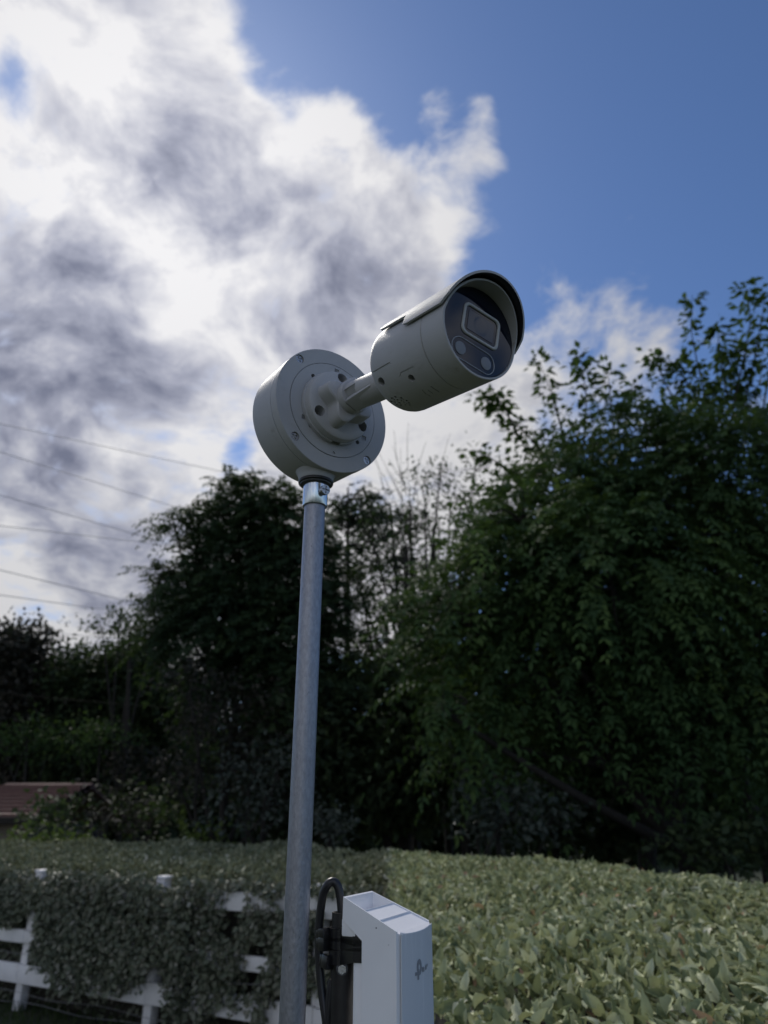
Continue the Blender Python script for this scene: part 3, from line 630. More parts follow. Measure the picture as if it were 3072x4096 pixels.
    L = px_lobes([(480, 2480, 70, .7), (410, 2520, 50, .6), (560, 2520, 60, .6), (640, 2500, 50, .6), (520, 2590, 60, .6)], 19, 1.5)
    tree('ragged_tree', 'small ragged tree top standing against bright cloud left of the tall tree', 'tree', (at(500, 3300, 19)[0], 19), L, 'broad', M_leafB, .1, per=24, spread=.26, size=(.09, .17))
    for x, y, r, lbl, m in ((110, 2960, 130, 'lighter green bush left of the house roof', M_leafE), (400, 2960, 120, 'olive spreading bush above the house roof', M_leafE), (560, 3060, 130, 'olive bush right of the house roof', M_leafC), (430, 3250, 100, 'brown bush in front of the house', M_leafC), (210, 3255, 75, 'low bush under the left end of the house roof', M_leafB), (600, 3250, 110, 'dark bush behind the left part of the hedge', M_leafB)):
        Yb = 18 if y < 3200 else 13
        L = px_lobes([(x, y, r * .7, 1), (x - r * .7, y + 30, r * .5, 1), (x + r * .7, y + 20, r * .5, 1)], Yb, 1.7)
        tree('bush', lbl, 'shrub', (at(x, 3300, Yb)[0], Yb), L, 'broad', m, .06, per=22, spread=.24, size=(.08, .14))
    L = px_lobes([(40, 3400, 60, 1), (200, 3390, 60, 1), (330, 3385, 60, 1), (120, 3370, 50, .8), (860, 3350, 50, .8), (760, 3360, 50, .8)], 10.9, 3, .15)
    tree('weed_patch', 'yellow green weeds standing just behind the left part of the hedge', 'weeds', (at(200, 3400, 10.9)[0], 10.9), L, 'broad', M_leafG, .02, per=12, spread=.12, size=(.06, .12))
    # far wood closing the horizon
    n = 9000; x = RNG.uniform(-34, 34, n); y = 30 + RNG.uniform(0, 8, n); h = 6.2 + 1.4 * np.sin(x * .35) + .8 * np.sin(x * 1.1); z = RNG.uniform(.0, 1, n) ** .8 * h
    tips = np.stack([x, y, z], 1); V, F, T = broad_leaves(tips, tips - np.array([0, 5, 0]), 9, .5, (.35, .7), .3)
    tag(link('far_wood', np_mesh('far_wood', V, F, T), M_leafB), 'far dark wood closing the view behind the trees', 'wood', kind='stuff')
build_trees()

# ------------------------------------------------------------------ house and power lines
def build_house():
    Y = 14.2; a, b = at(-260, 3285, Y), at(150, 3285, Y); c = at(330, 3180, Y + 2.6)
    x0, x1, ze, zr = a[0], b[0], a[2], c[2] + .12; org = Vector(((x0 + x1) / 2, Y + 2.4, 0))
    root = thing('house', 'low house with a faded pinkish brown roof among the left trees', 'house', Matrix.Translation(org)); hx = (x1 - x0) / 2
    w = box((-hx + .3, -2.1, -.1), (hx - .3, 2.1, ze - .05)); link('wall', from_bm(w), M_wall, root)
    bm = bmesh.new()
    for s in (-1, 1):
        P = [(-hx, s * 2.45, ze), (hx, s * 2.45, ze), (hx, 0, zr), (-hx, 0, zr)]
        lo = [bm.verts.new(p) for p in P]; hi = [bm.verts.new((p[0], p[1], p[2] + .12)) for p in P]
        bm.faces.new(lo); bm.faces.new(hi)
        for i in range(4): bm.faces.new((lo[i], lo[(i + 1) % 4], hi[(i + 1) % 4], hi[i]))
    rf = link('roof', from_bm(bm), M_roof, root)
    for k in range(1, 9):
        t = k / 9; y = -2.45 + 2.45 * t; z = ze + (zr - ze) * t + .12
        link('tile_course', from_bm(box((-hx, y - .14, z - .035 - .06), (hx, y + .12, z + .012), M=None)), M_roof, rf)
    link('gutter', from_bm(box((-hx, -2.56, ze - .04), (hx, -2.46, ze + .07), .01)), M_bark, root)
    for x in (-hx * .5, hx * .2): link('window', from_bm(box((x, -2.13, ze - 1.25), (x + .9, -2.08, ze - .35), .01)), M_glass, root)
build_house()
for k, (x0, y0, x1, y1, Y, w) in enumerate([(0, 1695, 930, 1895, 30, 'highest'), (0, 1808, 740, 2040, 30, 'second'), (0, 1980, 640, 2165, 30, 'third'), (0, 2103, 740, 2187, 28, 'fourth'), (0, 2280, 600, 2425, 26, 'fifth'), (0, 2380, 480, 2445, 27, 'sixth'), (0, 2508, 300, 2540, 26, 'lowest sky-backed'), (0, 2773, 560, 2822, 17.5, 'dark tree-backed')]):
    a, b = at(x0, y0, Y - 3 if Y > 20 else Y), at(x1, y1, Y + 3 if Y > 20 else Y); d = b - a
    pts = [a + d * t + np.array([0, 0, 1]) * .012 * ((t * 10 - 5) ** 2 - 25) * .04 * np.linalg.norm(d) * .1 for t in np.linspace(-4, 3, 40)]
    c = Vector(tuple(pts[20])); o = link('power_line', from_bm(tube([Vector(tuple(p)) - c for p in pts], .015 if Y > 20 else .004, 6)), M_line if Y > 20 else M_dark_brown, None, 60); o.location = c
    tag(o, f'{w} thin grey overhead cable crossing the cloudy sky at the left' if Y > 20 else 'thin overhead cable crossing in front of the dark left trees', 'cable', 'overhead cables at the left')

# ------------------------------------------------------------------ pole
PA, PB = np.array([-.08090, .75230, 1.40462]), np.array([-.07827, .73411, 1.86552]); PD = unit(PB - PA)
def pole_at(z): return PA + PD * ((z - PA[2]) / PD[2])
pole_base = pole_at(0.0)
px_ = unit(np.cross([0, 1, 0], PD)); py_ = np.cross(PD, px_)
PM = frame(pole_base, px_, py_, PD)
LZ = lambda z: (z - 0.0) / PD[2]
def build_pole():
    root = thing('metal_pole', 'slim galvanised steel pole carrying the camera and its junction box', 'pole', PM)
    zs = np.linspace(-.3, LZ(1.896), 60)
    link('tube', from_bm(lathe([(0, zs[0])] + [(.0117, z) for z in zs] + [(0, zs[-1])], 48, 'z')), M_galv, root, 40)
    a, b = LZ(1.8755), LZ(1.9015)
    link('coupling', from_bm(lathe([(.0119, a + .004), (.0121, a), (.0137, a), (.0140, a + .0006), (.0140, b), (.0123, b), (.0119, b - .001)], 64, 'z')), M_zinc, root, 35)
    link('flange', from_bm(lathe([(.0135, b - .0004), (.0180, b - .0002), (.0185, b + .0012), (.0185, b + .003), (.0120, b + .003)], 64, 'z')), M_bolt, root, 35)  # dark metal stands in for the dark reflection in the zinc
    # clamp screw on the coupling, facing the viewer's right
    ang = math.radians(-52); d = Vector((math.cos(ang), math.sin(ang), -.05)).normalized(); c = Vector((0, 0, LZ(1.8905))) + d * .0135
    head = merge(cyl(c, d, .0036, .0045, 20), cyl(c + d * .0035, d, .0056, .0048, 24))
    bx = box((-.0046, -.0007, -.001), (.0046, .0007, .004)); by = box((-.0007, -.0046, -.001), (.0007, .0046, .004))
    q = Matrix.Translation(c + d * .0072) @ d.to_track_quat('Z', 'Y').to_matrix().to_4x4()
    for w in (bx, by): bmesh.ops.transform(w, matrix=q, verts=w.verts)
    link('clamp_screw', cut(from_bm(head), [merge(bx, by)]), M_screw, root, 35)
build_pole()

# ------------------------------------------------------------------ junction box
def dirn(ph, el): return np.array([math.sin(ph) * math.cos(el), -math.cos(ph) * math.cos(el), math.sin(el)])
def facing(o, ph, el, roll=0.0):
    n = dirn(ph, el); a = np.array([math.cos(ph), math.sin(ph), 0]); b = np.cross(n, a); b = b if b[2] > 0 else -b
    c, s = math.cos(roll), math.sin(roll); a2, b2 = a * c - b * s, a * s + b * c          # roll > 0: clockwise seen from the front
    return frame(o, a2, -n, b2), n
J = EYE + ray(1334.9, 1640.1) * .824; JR = .0762
JM, JN = facing(J, math.radians(37.42), math.radians(-3.66))
def local(M, p): return M.inverted() @ Vector(tuple(p))
def plane_pt(M, px, py, y=0.0):         # where a sight line meets the plane local y = const of a frame
    n = np.array([M[k][1] for k in range(3)]); o = np.array([M[k][3] for k in range(3)]) + n * y; d = ray(px, py)
    return M.inverted() @ Vector(tuple(EYE + d * (((o - EYE) @ n) / (d @ n))))
def cr1(x, y): return 960 + x * .3858, 1340 + y * .3858
def star_screw(c, r, parent, name='screw', d=(0, -1, 0)):
    d = Vector(d); h = cyl(Vector(c) + d * -.002, d, r, .002, 24); tl = []
    for k in range(2):
        b = box((-r * .75, -r * .17, -.0012), (r * .75, r * .17, .002), M=Matrix.Rotation(math.pi / 2 * k + .6, 4, 'Z')); tl.append(b)
    q = Matrix.Translation(Vector(c)) @ d.to_track_quat('Z', 'Y').to_matrix().to_4x4(); t = merge(*tl); bmesh.ops.transform(t, matrix=q, verts=t.verts)
    return link(name, cut(from_bm(h), [t]), M_screw, parent, 30)
def build_junction():
    root = thing('junction_box', 'round grey junction box on top of the pole behind the camera arm', 'junction box', JM)
    th = .057
    ys = list(np.linspace(.0135, th - .003, 14))
    shell = lathe([(0, th)] + [(JR * .975, th), (JR * .985, th - .0008)] + [(JR * (.985 + .012 * (th - y) / th), y) for y in ys[::-1]] + [(JR * .996, .0128), (JR * .96, .0128), (0, .0128)], 128)
    pp = local(JM, pole_at(1.9065)); boss_top = pp + Vector((0, 0, .02))
    pd = (JM.inverted().to_3x3() @ Vector(tuple(PD))).normalized()
    o = link('shell', from_bm(shell), M_lid, root, 35)
    boss = lathe([(.0125, 0.0), (.0192, 0.0), (.0198, .0008), (.0200, .003), (.0210, .0060), (.0226, .0085), (.0236, .0105), (.012, .0125)], 72, 'z')
    q = Matrix.Translation(pp) @ pd.to_track_quat('Z', 'Y').to_matrix().to_4x4(); bmesh.ops.transform(boss, matrix=q, verts=boss.verts)
    link('boss', from_bm(boss), M_lid, root, 50)
    ring = lathe([(.0150, -.0035), (.0186, -.0042), (.0197, -.0036), (.0201, -.0018), (.0196, -.0002), (.0150, .0002)], 72, 'z'); bmesh.ops.transform(ring, matrix=q, verts=ring.verts)
    link('gasket', from_bm(ring), M_rubber, root, 60)
    # lid with stepped face, ring groove and screw recesses
    g = .0581
    lid = lathe([(0, .0122), (JR * .995, .0122), (JR, .0116), (JR, .0007), (JR * .993, 0)] + [(r, 0) for r in np.linspace(JR * .985, g + .0006, 4)] + [(g + .0005, .0011), (g - .0003, .0011), (g - .0004, -.0004)] + [(r, -.0004) for r in (.052, .046, .03, .015)] + [(0, -.0004)], 144)
    cut_list = []; scr = []
    for x, y in ((622, 245), (573, 1048), (1318, 1297)):
        p = plane_pt(JM, *cr1(x, y)); scr.append(p); cut_list.append(cyl((p.x, .004, p.z), (0, -1, 0), .0053, .01, 28))
    v = plane_pt(JM, *cr1(1190, 300)); scr.append(Vector((.046, 0, .049))); cut_list.append(cyl((.046, .004, .049), (0, -1, 0), .0053, .01, 28))
    for x, y in ((757, 425), (730, 942), (1216, 1112)):
        p = plane_pt(JM, *cr1(x, y)); cut_list.append(cyl((p.x, .008, p.z), (0, -1, 0), .0026, .012, 20))
    for x, y in ((663, 852), (1283, 1070), (1003, 378)):
        p = plane_pt(JM, *cr1(x, y)); cut_list.append(box((p.x - .003, -.003, p.z - .0028), (p.x + .003, .0012, p.z + .0028))); cut_list.append(cyl((p.x - .0006, .008, p.z), (0, -1, 0), .0021, .0068, 20))
    p = plane_pt(JM, *cr1(968, 1228)); z = p.z; x = p.x        # little v notch and the fine seam below it
    cut_list.append(box((-.0018, -.003, -.0018), (.0018, .0009, .0018), M=Matrix.Translation((x, 0, z + .0004)) @ Matrix.Rotation(math.pi / 4, 4, 'Y')))
    link('lid', cut(from_bm(lid), [merge(*cut_list)]), M_lid, root, 30)
    for p in scr: star_screw((p.x, .0016, p.z), .0047, root)
build_junction()

# ------------------------------------------------------------------ security camera
B = EYE + ray(1920.2, 1326.5) * .640; BR = .0450
BM, BN = facing(B, math.radians(37.1), math.radians(-9.66), math.radians(4.0))
def cr2(x, y): return 1420 + x * .43400, 1040 + y * .43400
def rrect(w, h, r, n=8):
    out = []
    for sx, sz, a0 in ((1, 1, 0), (-1, 1, 90), (-1, -1, 180), (1, -1, 270)):
        for k in range(n + 1):
            a = math.radians(a0 + 90 * k / n); out.append((sx * (w / 2 - r) + r * math.cos(a), sz * (h / 2 - r) + r * math.sin(a)))
    return out
def loop_ring(outer, inner, y0, y1, cx, cz):
    """flat ring between two outlines of equal count, raised from y0 to y1 with a soft top."""
    bm = bmesh.new(); L = []
    mid = [((a[0] * .8 + b[0] * .2), (a[1] * .8 + b[1] * .2)) for a, b in zip(outer, inner)]; mid2 = [((a[0] * .2 + b[0] * .8), (a[1] * .2 + b[1] * .8)) for a, b in zip(outer, inner)]
    for pl, y in ((outer, y0), (outer, y0 + (y1 - y0) * .6), (mid, y1), (mid2, y1), (inner, y0 + (y1 - y0) * .6), (inner, y0)):
        L.append([bm.verts.new((cx + p[0], y, cz + p[1])) for p in pl])
    n = len(outer)
    for a, b in zip(L, L[1:]):
        for k in range(n): bm.faces.new((a[k], a[(k + 1) % n], b[(k + 1) % n], b[k]))
    return bm
def plate(outline, y0, y1, cx, cz):
    bm = bmesh.new(); a = [bm.verts.new((cx + p[0], y0, cz + p[1])) for p in outline]; b = [bm.verts.new((cx + p[0], y1, cz + p[1])) for p in outline]
    bm.faces.new(a); bm.faces.new(b); n = len(a)
    for k in range(n): bm.faces.new((a[k], a[(k + 1) % n], b[(k + 1) % n], b[k]))
    return bm
def build_camera():
    root = thing('security_camera', 'grey bullet security camera with curved sunshield on its jointed wall arm', 'camera', BM)
    # ---- housing, rear and front ring
    rc = .015; LB = .118
    prof = [(0, LB), (.010, LB), (.02, LB), (BR - rc, LB)] + [(BR - rc + rc * math.sin(a), LB - rc + rc * math.cos(a)) for a in np.linspace(.15, math.pi / 2, 8)] + [(BR, y) for y in np.linspace(LB - rc - .004, .0306, 22)] + [(BR - .0006, .0300), (BR - .003, .0300), (0, .0300)]
    rear = from_bm(lathe(prof, 144))
    def surf(x, y, rad=BR):             # the point of the housing's outside met by a sight line of the close-up
        o = BM.inverted() @ Vector(tuple(EYE)); d = (BM.inverted().to_3x3() @ Vector(tuple(ray(*cr2(x, y)))))
        a = d.x ** 2 + d.z ** 2; b = 2 * (o.x * d.x + o.z * d.z); c = o.x ** 2 + o.z ** 2 - rad ** 2; disc = max(b * b - 4 * a * c, 0)
        return o + d * ((-b - math.sqrt(disc)) / (2 * a))
    cuts = []
    for x, y, r in ((243, 1122, .0044), (520, 1088, .0037)):
        p = surf(x, y); d = Vector((p.x, 0, p.z)).normalized(); cuts.append(cyl(p - d * .007, d, r, .012, 28))
    def groove(p0, p1, w=.0005, dep=.0009):
        a, b = surf(*p0), surf(*p1); n = 6; out = []
        for k in range(n):
            u, v = a.lerp(b, k / n), a.lerp(b, (k + 1) / n); m = (u + v) / 2; d = Vector((m.x, 0, m.z)).normalized(); m = d * BR + Vector((0, m.y, 0)); ax = (v - u); L = ax.length * .56; ax = ax.normalized(); s = d.cross(ax).normalized(); ax = s.cross(d)
            out.append(box((-L, -w, -dep), (L, w, .003), M=frame(m, ax, s, d)))
        return out
    for p0, p1, w in (((150, 1046), (318, 948), .0008), ((318, 948), (330, 956), .0005), ((420, 1040), (535, 982), .0004), ((412, 1075), (424, 1036), .0003), ((620, 1196), (655, 1238), .0003), ((672, 1197), (716, 1230), .0003), ((698, 1163), (780, 1216), .0004), ((668, 1240), (695, 1256), .0003)):
        cuts += groove(p0, p1, w)
    rs = random.Random(4)
    for x, y, r in ((342, 1275, .0014), (372, 1262, .0014), (428, 1272, .0014), (478, 1297, .0013), (365, 1290, .001), (392, 1287, .001), (425, 1292, .001), (335, 1307, .0016), (368, 1312, .0011), (410, 1318, .0012), (452, 1310, .0009), (500, 1318, .0012), (388, 1334, .0011), (425, 1338, .0013), (465, 1335, .001), (505, 1337, .0011), (445, 1290, .0007), (478, 1320, .0009)):
        p = surf(x, y); d = Vector((p.x, 0, p.z)).normalized(); p = d * BR + Vector((0, p.y, 0)); cuts.append(cyl(p - d * .003, d, r, .006, 14))
    link('housing', cut(rear, [merge(*cuts)]), M_white, root, 24)
    p = surf(243, 1122); d = Vector((p.x, 0, p.z)).normalized()
    p = surf(520, 1088); d = Vector((p.x, 0, p.z)).normalized(); star_screw(p - d * .0045, .0027, root, 'screw', d)
    # ---- front ring whose rim reaches forward along the top
    bm = bmesh.new(); seg = 144; rings = []
    def lip(t): return -.0135 * max(0.0, math.cos(t)) ** 1.15 - .0006
    for kind in range(7):
        L = []
        for k in range(seg):
            t = 2 * math.pi * k / seg; f = lip(t)
            r, y = [(BR - .003, .0294), (BR - .0004, .0294), (BR, .0290), (BR, f + .0006), (BR - .0005, f), (BR - .0021, f), (BR - .0024, .0075)][kind]
            L.append(bm.verts.new((r * math.sin(t), y, r * math.cos(t))))
        rings.append(L)
    for a, b in zip(rings, rings[1:]):
        for k in range(seg): bm.faces.new((a[k], a[(k + 1) % seg], b[(k + 1) % seg], b[k]))
    link('front_ring', from_bm(bm), M_white, root, 35)
    gr = BR - .0026
    link('glass_face', from_bm(lathe([(0, .006), (gr, .006), (gr, .0014), (gr - .0004, .0010), (0, .0010)], 120)), M_glass, root, 30)
    # ---- lens window
    cx, cz = .020 * BR, .135 * BR; w, h = 1.01 * BR, .72 * BR
    fr = loop_ring(rrect(w, h, .15 * BR), rrect(w - .13 * BR, h - .13 * BR, .10 * BR), .0012, -.0006, cx, cz); o = link('lens_frame', from_bm(fr), M_trim, root, 60)
    link('window_pane', from_bm(plate(rrect(w - .30 * BR, h - .28 * BR, .02 * BR), .0012, .0006, cx, cz)), M_pane, root)
    ln = lathe([(.205 * BR, .0008), (.205 * BR, .00058), (.195 * BR, .00056), (.12 * BR, .00055), (0, .00055)], 64); bmesh.ops.translate(ln, verts=ln.verts, vec=(cx, 0, cz)); link('lens', from_bm(ln), M_lens, root, 60)
    # ---- lamp bar
    bar = Vector((-.075 * BR, 0, -.585 * BR)); rot = Matrix.Translation(bar) @ Matrix.Rotation(math.radians(1.5), 4, 'Y')
    ow, oh = 1.17 * BR, .475 * BR
    b1 = loop_ring(rrect(ow, oh, oh / 2 - 1e-5, 12), rrect(ow - .035 * BR, oh - .035 * BR, (oh - .035 * BR) / 2 - 1e-5, 12), .0012, .0003, 0, 0); bmesh.ops.transform(b1, matrix=rot, verts=b1.verts); link('lamp_bar_seam', from_bm(b1), M_thin, root, 60)
    for s in (-1, 1):
        b2 = lathe([(.138 * BR, .0012), (.136 * BR, .0004), (.10 * BR, .0001), (0, -.0002)], 48); bmesh.ops.translate(b2, verts=b2.verts, vec=(s * .35 * BR, 0, 0)); bmesh.ops.transform(b2, matrix=rot, verts=b2.verts); link('lamp', from_bm(b2), M_lamp, root, 60)
    link('sensor_hole', from_bm(cyl((.775 * BR, .0012, .385 * BR), (0, -1, 0), .0009, .0004, 16)), M_rubber, root)
    link('drain_slot', from_bm(box((-.007, .0006, -.962 * BR), (.0005, .0016, -.925 * BR), .0003)), M_rubber, root)
    # ---- sunshield
    bm = bmesh.new(); ri, ro = BR + .0018, BR + .0040; nt, nr = 120, 40; A0 = math.radians(-85); A1 = math.radians(88); gi, go = [], []
    def back(t):
        a = abs(math.degrees(t)); return .1005 - .046 / (1 + math.exp(-(a - 67.0) / .55)) - (.0025 * max(0, (a - 60) / 7) if a < 66 else 0) - (.010 * max(0, (a - 82.5) / 3) ** 2)
    def front(t):
        a = abs(t) / math.radians(87); return -.0205 * max(0.0, math.cos(a * math.pi / 2)) ** .85 + .0035 * max(0, a - .86) / .14 - .0012
    for i in range(nt + 1):
        t = A0 + (A1 - A0) * i / nt; f, b = front(t), back(t); ci, co = [], []
        for j in range(nr + 1):
            y = f + (b - f) * j / nr
            for lst, r in ((ci, ri), (co, ro)): lst.append(bm.verts.new((r * math.sin(t), y, r * math.cos(t))))
        gi.append(ci); go.append(co)
    for i in range(nt):
        for j in range(nr):
            bm.faces.new((go[i][j], go[i + 1][j], go[i + 1][j + 1], go[i][j + 1])); bm.faces.new((gi[i][j], gi[i][j + 1], gi[i + 1][j + 1], gi[i + 1][j]))
        for j in (0, nr): bm.faces.new((go[i][j], gi[i][j], gi[i + 1][j], go[i + 1][j]))
    for i in (0, nt):
        for j in range(nr): bm.faces.new((go[i][j], go[i][j + 1], gi[i][j + 1], gi[i][j]))
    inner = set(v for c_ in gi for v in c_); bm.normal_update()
    for f_ in bm.faces: f_.material_index = 1 if all(v in inner for v in f_.verts) else 0  # inner faces black: shade under the hood is put into the colour
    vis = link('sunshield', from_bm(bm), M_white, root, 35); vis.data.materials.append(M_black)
    link('shield_rail', from_bm(box((-.006, .035, BR - .002), (.006, .095, ri + .001))), M_white, root)
    # ---- arm: base, lobed collar, elbow-less arm and its screw (frame of the junction box)
    inv = BM.inverted(); Q = inv @ JM
    def add(name, me, m, sm=35):
        me.transform(Q); return link(name, me, m, root, sm)
    rb = .0425
    base = lathe([(0, -.0006), (rb * 1.03, -.0006), (rb * 1.03, -.0052), (rb, -.0056), (rb * .995, -.012), (rb * .975, -.0142), (rb * .93, -.0156), (rb * .8, -.0162), (.025, -.0168), (0, -.0168)], 120)
    cs = []; sc = []
    for x, y in ((1062, 447), (827, 785), (1272, 945)):
        p = plane_pt(JM, *cr1(x, y), y=-.016); cs.append(cyl((p.x, -.004, p.z), (0, -1, 0), .0064, .02, 32)); sc.append(p)
    p = plane_pt(JM, *cr1(1000, 1105), y=-.006); cs.append(box((p.x - .0055, -.0062, p.z - .004), (p.x + .0055, .002, p.z + .004)))
    add('base', cut(from_bm(base), [merge(*cs)]), M_white, 32)
    for p in sc:
        o = star_screw((p.x, -.0052, p.z), .0042, root); o.data.transform(Q)
    bm = bmesh.new(); seg = 96; rg = []
    for r, y in ((1.05, -.0160), (1.02, -.0180), (1.0, -.0310), (.97, -.0338), (.90, -.0350), (.7, -.0352), (.62, -.0352)):
        L = []
        for k in range(seg):
            t = 2 * math.pi * k / seg; w = .0262 + .0058 * math.cos(4 * t - 1.15) * (1 if r > .8 else .3); L.append(bm.verts.new((w * r * math.sin(t), y, w * r * math.cos(t))))
        rg.append(L)
    for a, b in zip(rg, rg[1:]):
        for k in range(seg): bm.faces.new((a[k], a[(k + 1) % seg], b[(k + 1) % seg], b[k]))
    bm.faces.new(rg[-1]); add('collar', from_bm(bm), M_white, 30)
    Pe = Q.inverted() @ Vector((0, LB - .004, -.004))      # where the arm meets the rear of the housing
    ex, ey, ez = Pe
    path = [Vector((0, -.034, 0)), Vector((ex * .1, -.05, ez * .1)), Vector((ex * .45, -.075, ez * .45)), Vector((ex * .9, ey + .012, ez * .9)), Pe]
    arm = tube(spline(path, 8), .0163, 64); am = from_bm(arm)
    p = plane_pt(JM, *cr1(1150, 640), y=-.047); dv = Vector((p.x, 0, p.z)).normalized()
    sx = Vector((0, -1, 0)); n2 = Vector((-math.sin(math.radians(60)), 0, -math.cos(math.radians(60)))); s2 = n2.cross(sx)
    c1 = box((-.0105, -.03, 0), (.0105, .0085, .02), .001, M=frame(Vector((0, -.0545, 0)) + n2 * .0125, sx, s2, n2))
    add('arm', cut(am, [c1]), M_white, 40)
    add('arm_root', from_bm(lathe([(0, -.034), (.0186, -.034), (.0190, -.0345), (.0190, -.043), (.0186, -.0442), (.0160, -.0445), (0, -.0445)], 72)), M_white, 35)
    # tapered tongue along the arm's underside
    tg = box((-.0008, -.0095, -.004), (.045, .0095, .0022), .0012, M=frame(Vector((ex * .1, -.046, ez * .1)) + Vector((-.35, 0, -.93)).normalized() * .0152, (0, -1, 0), Vector((0, -1, 0)).cross(Vector((-.35, 0, -.93)).normalized()) * -1, Vector((-.35, 0, -.93)).normalized()))
    add('tongue', from_bm(tg), M_white, 35)
    d = Vector((.15, 0, -1)).normalized(); c = Vector((ex * .8, ey + .016, ez * .8)) + d * .0150
    add('arm_screw', from_bm(cyl(c, d, .0044, .0062, 20)), M_screw, 35)
build_camera()

# ------------------------------------------------------------------ wireless antenna on its black post
AD = EYE + ray(1597, 3735) * .6344; aph = math.radians(22.69)
AU = np.array([math.sin(aph), math.cos(aph), 0]); AV = np.array([math.cos(aph), -math.sin(aph), 0])
AM = frame(AD, AU, -AV, (0, 0, 1))       # x: across the front away from the viewer, y: back, z: up
def build_antenna():
    root = thing('wireless_antenna', 'white plastic wireless antenna box with open slanted top strapped to a black post', 'antenna', AM)
    W = lambda y: .088 - .38 * max(y, 0)
    side = [(0, 0), (.0561, .0273), (.0564, .0085), (.0366, -.0075), (.0362, -.225), (0, -.225)]
    # shell: side outline swept across with a slightly bowed front
    bm = bmesh.new(); nx = 9; rows = []
    for k in range(nx):
        t = k / (nx - 1); bow = -.0042 * (1 - (2 * t - 1) ** 2); ch = .003 if k in (0, nx - 1) else 0
        rows.append([bm.verts.new((t * W(y), y + (bow + ch if y < .001 else 0), z + ((bow + ch) * .0273 / .0561 if y < .001 and z > -.1 else 0))) for y, z in side])
    n = len(side); bm.faces.new(rows[0]); bm.faces.new(rows[-1][::-1])
    for a, b in zip(rows, rows[1:]):
        for i in range(n): j = (i + 1) % n; bm.faces.new((a[i], b[i], b[j], a[j]))
    sl = .0273 / .0561; f = lambda y: y * sl
    pk = []
    def pocket(y0, y1, dep, g=.0016):
        P = [(y0, f(y0) + .02), (y1, f(y1) + .02), (y1, f(y1) - dep), (y0, f(y0) - dep)]
        return prism(P, g, lambda y: W(y) - g)
    pk = [pocket(.0352, .0543, .0185)]; pk2 = [pocket(.0200, .0350, .0011)]; pk3 = [pocket(.0010, .0198, .0014)]
    me = cut(cut(cut(from_bm(bm), pk), pk2), pk3)
    p = plane_pt(AM @ Matrix.Rotation(math.pi / 2, 4, 'Z'), 1505, 3712)
    link('shell', me, M_plastic, root, 25)
    # streaked front skin
    bm = bmesh.new(); L = []
    for k in range(13):
        t = .036 + .945 * k / 12; y = -.0042 * (1 - (2 * t - 1) ** 2) - .00025
        L.append((bm.verts.new((t * .088, y, -.2245)), bm.verts.new((t * .088, y, y * .0273 / .0561 - .0004))))
    for a, b in zip(L, L[1:]): bm.faces.new((a[0], b[0], b[1], a[1]))
    r = bmesh.ops.extrude_face_region(bm, geom=bm.faces[:]); bmesh.ops.translate(bm, verts=[v for v in r['geom'] if isinstance(v, bmesh.types.BMVert)], vec=(0, .0007, 0))
    front = link('front_panel', from_bm(bm), M_chalk, root, 30)
    bz = box((.004, .0355, -.22), (.058, .0475, .006), .003); link('back_cover', from_bm(bz), M_plastic, root, 40)
    bz = box((.0020, .0440, -.0052), (.062, .0583, .0092), .0012); link('mount_block', from_bm(bz), M_plastic, root, 40)
    # small dark vent dots
    for x, y in ((1505, 3712), (1555, 3780)):
        d = ray(x, y); n3 = AU; t = ((AD - EYE) @ n3) / (d @ n3); q = AM.inverted() @ Vector(tuple(EYE + d * t)); link('vent_hole', from_bm(cyl((.0002, q.y, q.z), (-1, 0, 0), .0006 if y < 3750 else .00028, .0004, 12)), M_rubber, root)
    # worn logo: a looped letter p and two faint letters beside it
    def fp(x, y): q = plane_pt(AM, x, y, -.004); return q
    def mark(name, pts, wid, closed=False):
        bm = bmesh.new(); P = [fp(*p) for p in pts]; n = len(P); A, Bv = [], []
        for i, p in enumerate(P):
            a = P[(i - 1) % n] if closed or i else P[0]; b = P[(i + 1) % n] if closed or i < n - 1 else P[-1]; t = Vector((b.x - a.x, 0, b.z - a.z)); t = t.normalized() if t.length > 0 else Vector((1, 0, 0)); s = Vector((-t.z, 0, t.x)) * (wid[i] if hasattr(wid, '__len__') else wid)
            def surf(q): u = q.x / .088; return Vector((q.x, -.0042 * (1 - (2 * u - 1) ** 2) - .00055, q.z))
            A.append(bm.verts.new(surf(p + s))); Bv.append(bm.verts.new(surf(p - s)))
        for i in range(n if closed else n - 1): j = (i + 1) % n; bm.faces.new((A[i], A[j], Bv[j], Bv[i]))
        return link(name, from_bm(bm), M_mark, front)
    cc = lambda x, y: (1560 + x * .18808, 3680 + y * .18808)
    loop = [cc(612 + 31 * math.cos(a), 1000 - 118 * math.sin(a)) for a in np.linspace(-.9 * math.pi * .55, 1.35 * math.pi, 30)]
    mark('logo', loop, .0021); mark('logo', [cc(572, 1105), cc(572, 1180)], .0048); mark('logo', [cc(592, 1090), cc(592, 1270)], .0020)
    for pts in ([cc(672, 1000), cc(676, 1100)], [cc(690, 990), cc(692, 1110)], [cc(710, 1000), cc(712, 1095)], [cc(745, 960), cc(745, 1060)], [cc(768, 940), cc(766, 1050)], [cc(795, 930), cc(797, 990)]): mark('logo', pts, .0008)
build_antenna()
PC = AM @ Vector((.030, .0698, 0)); ptop = EYE[2] - .078
POSTM = Matrix.Translation((PC.x, PC.y, 0))
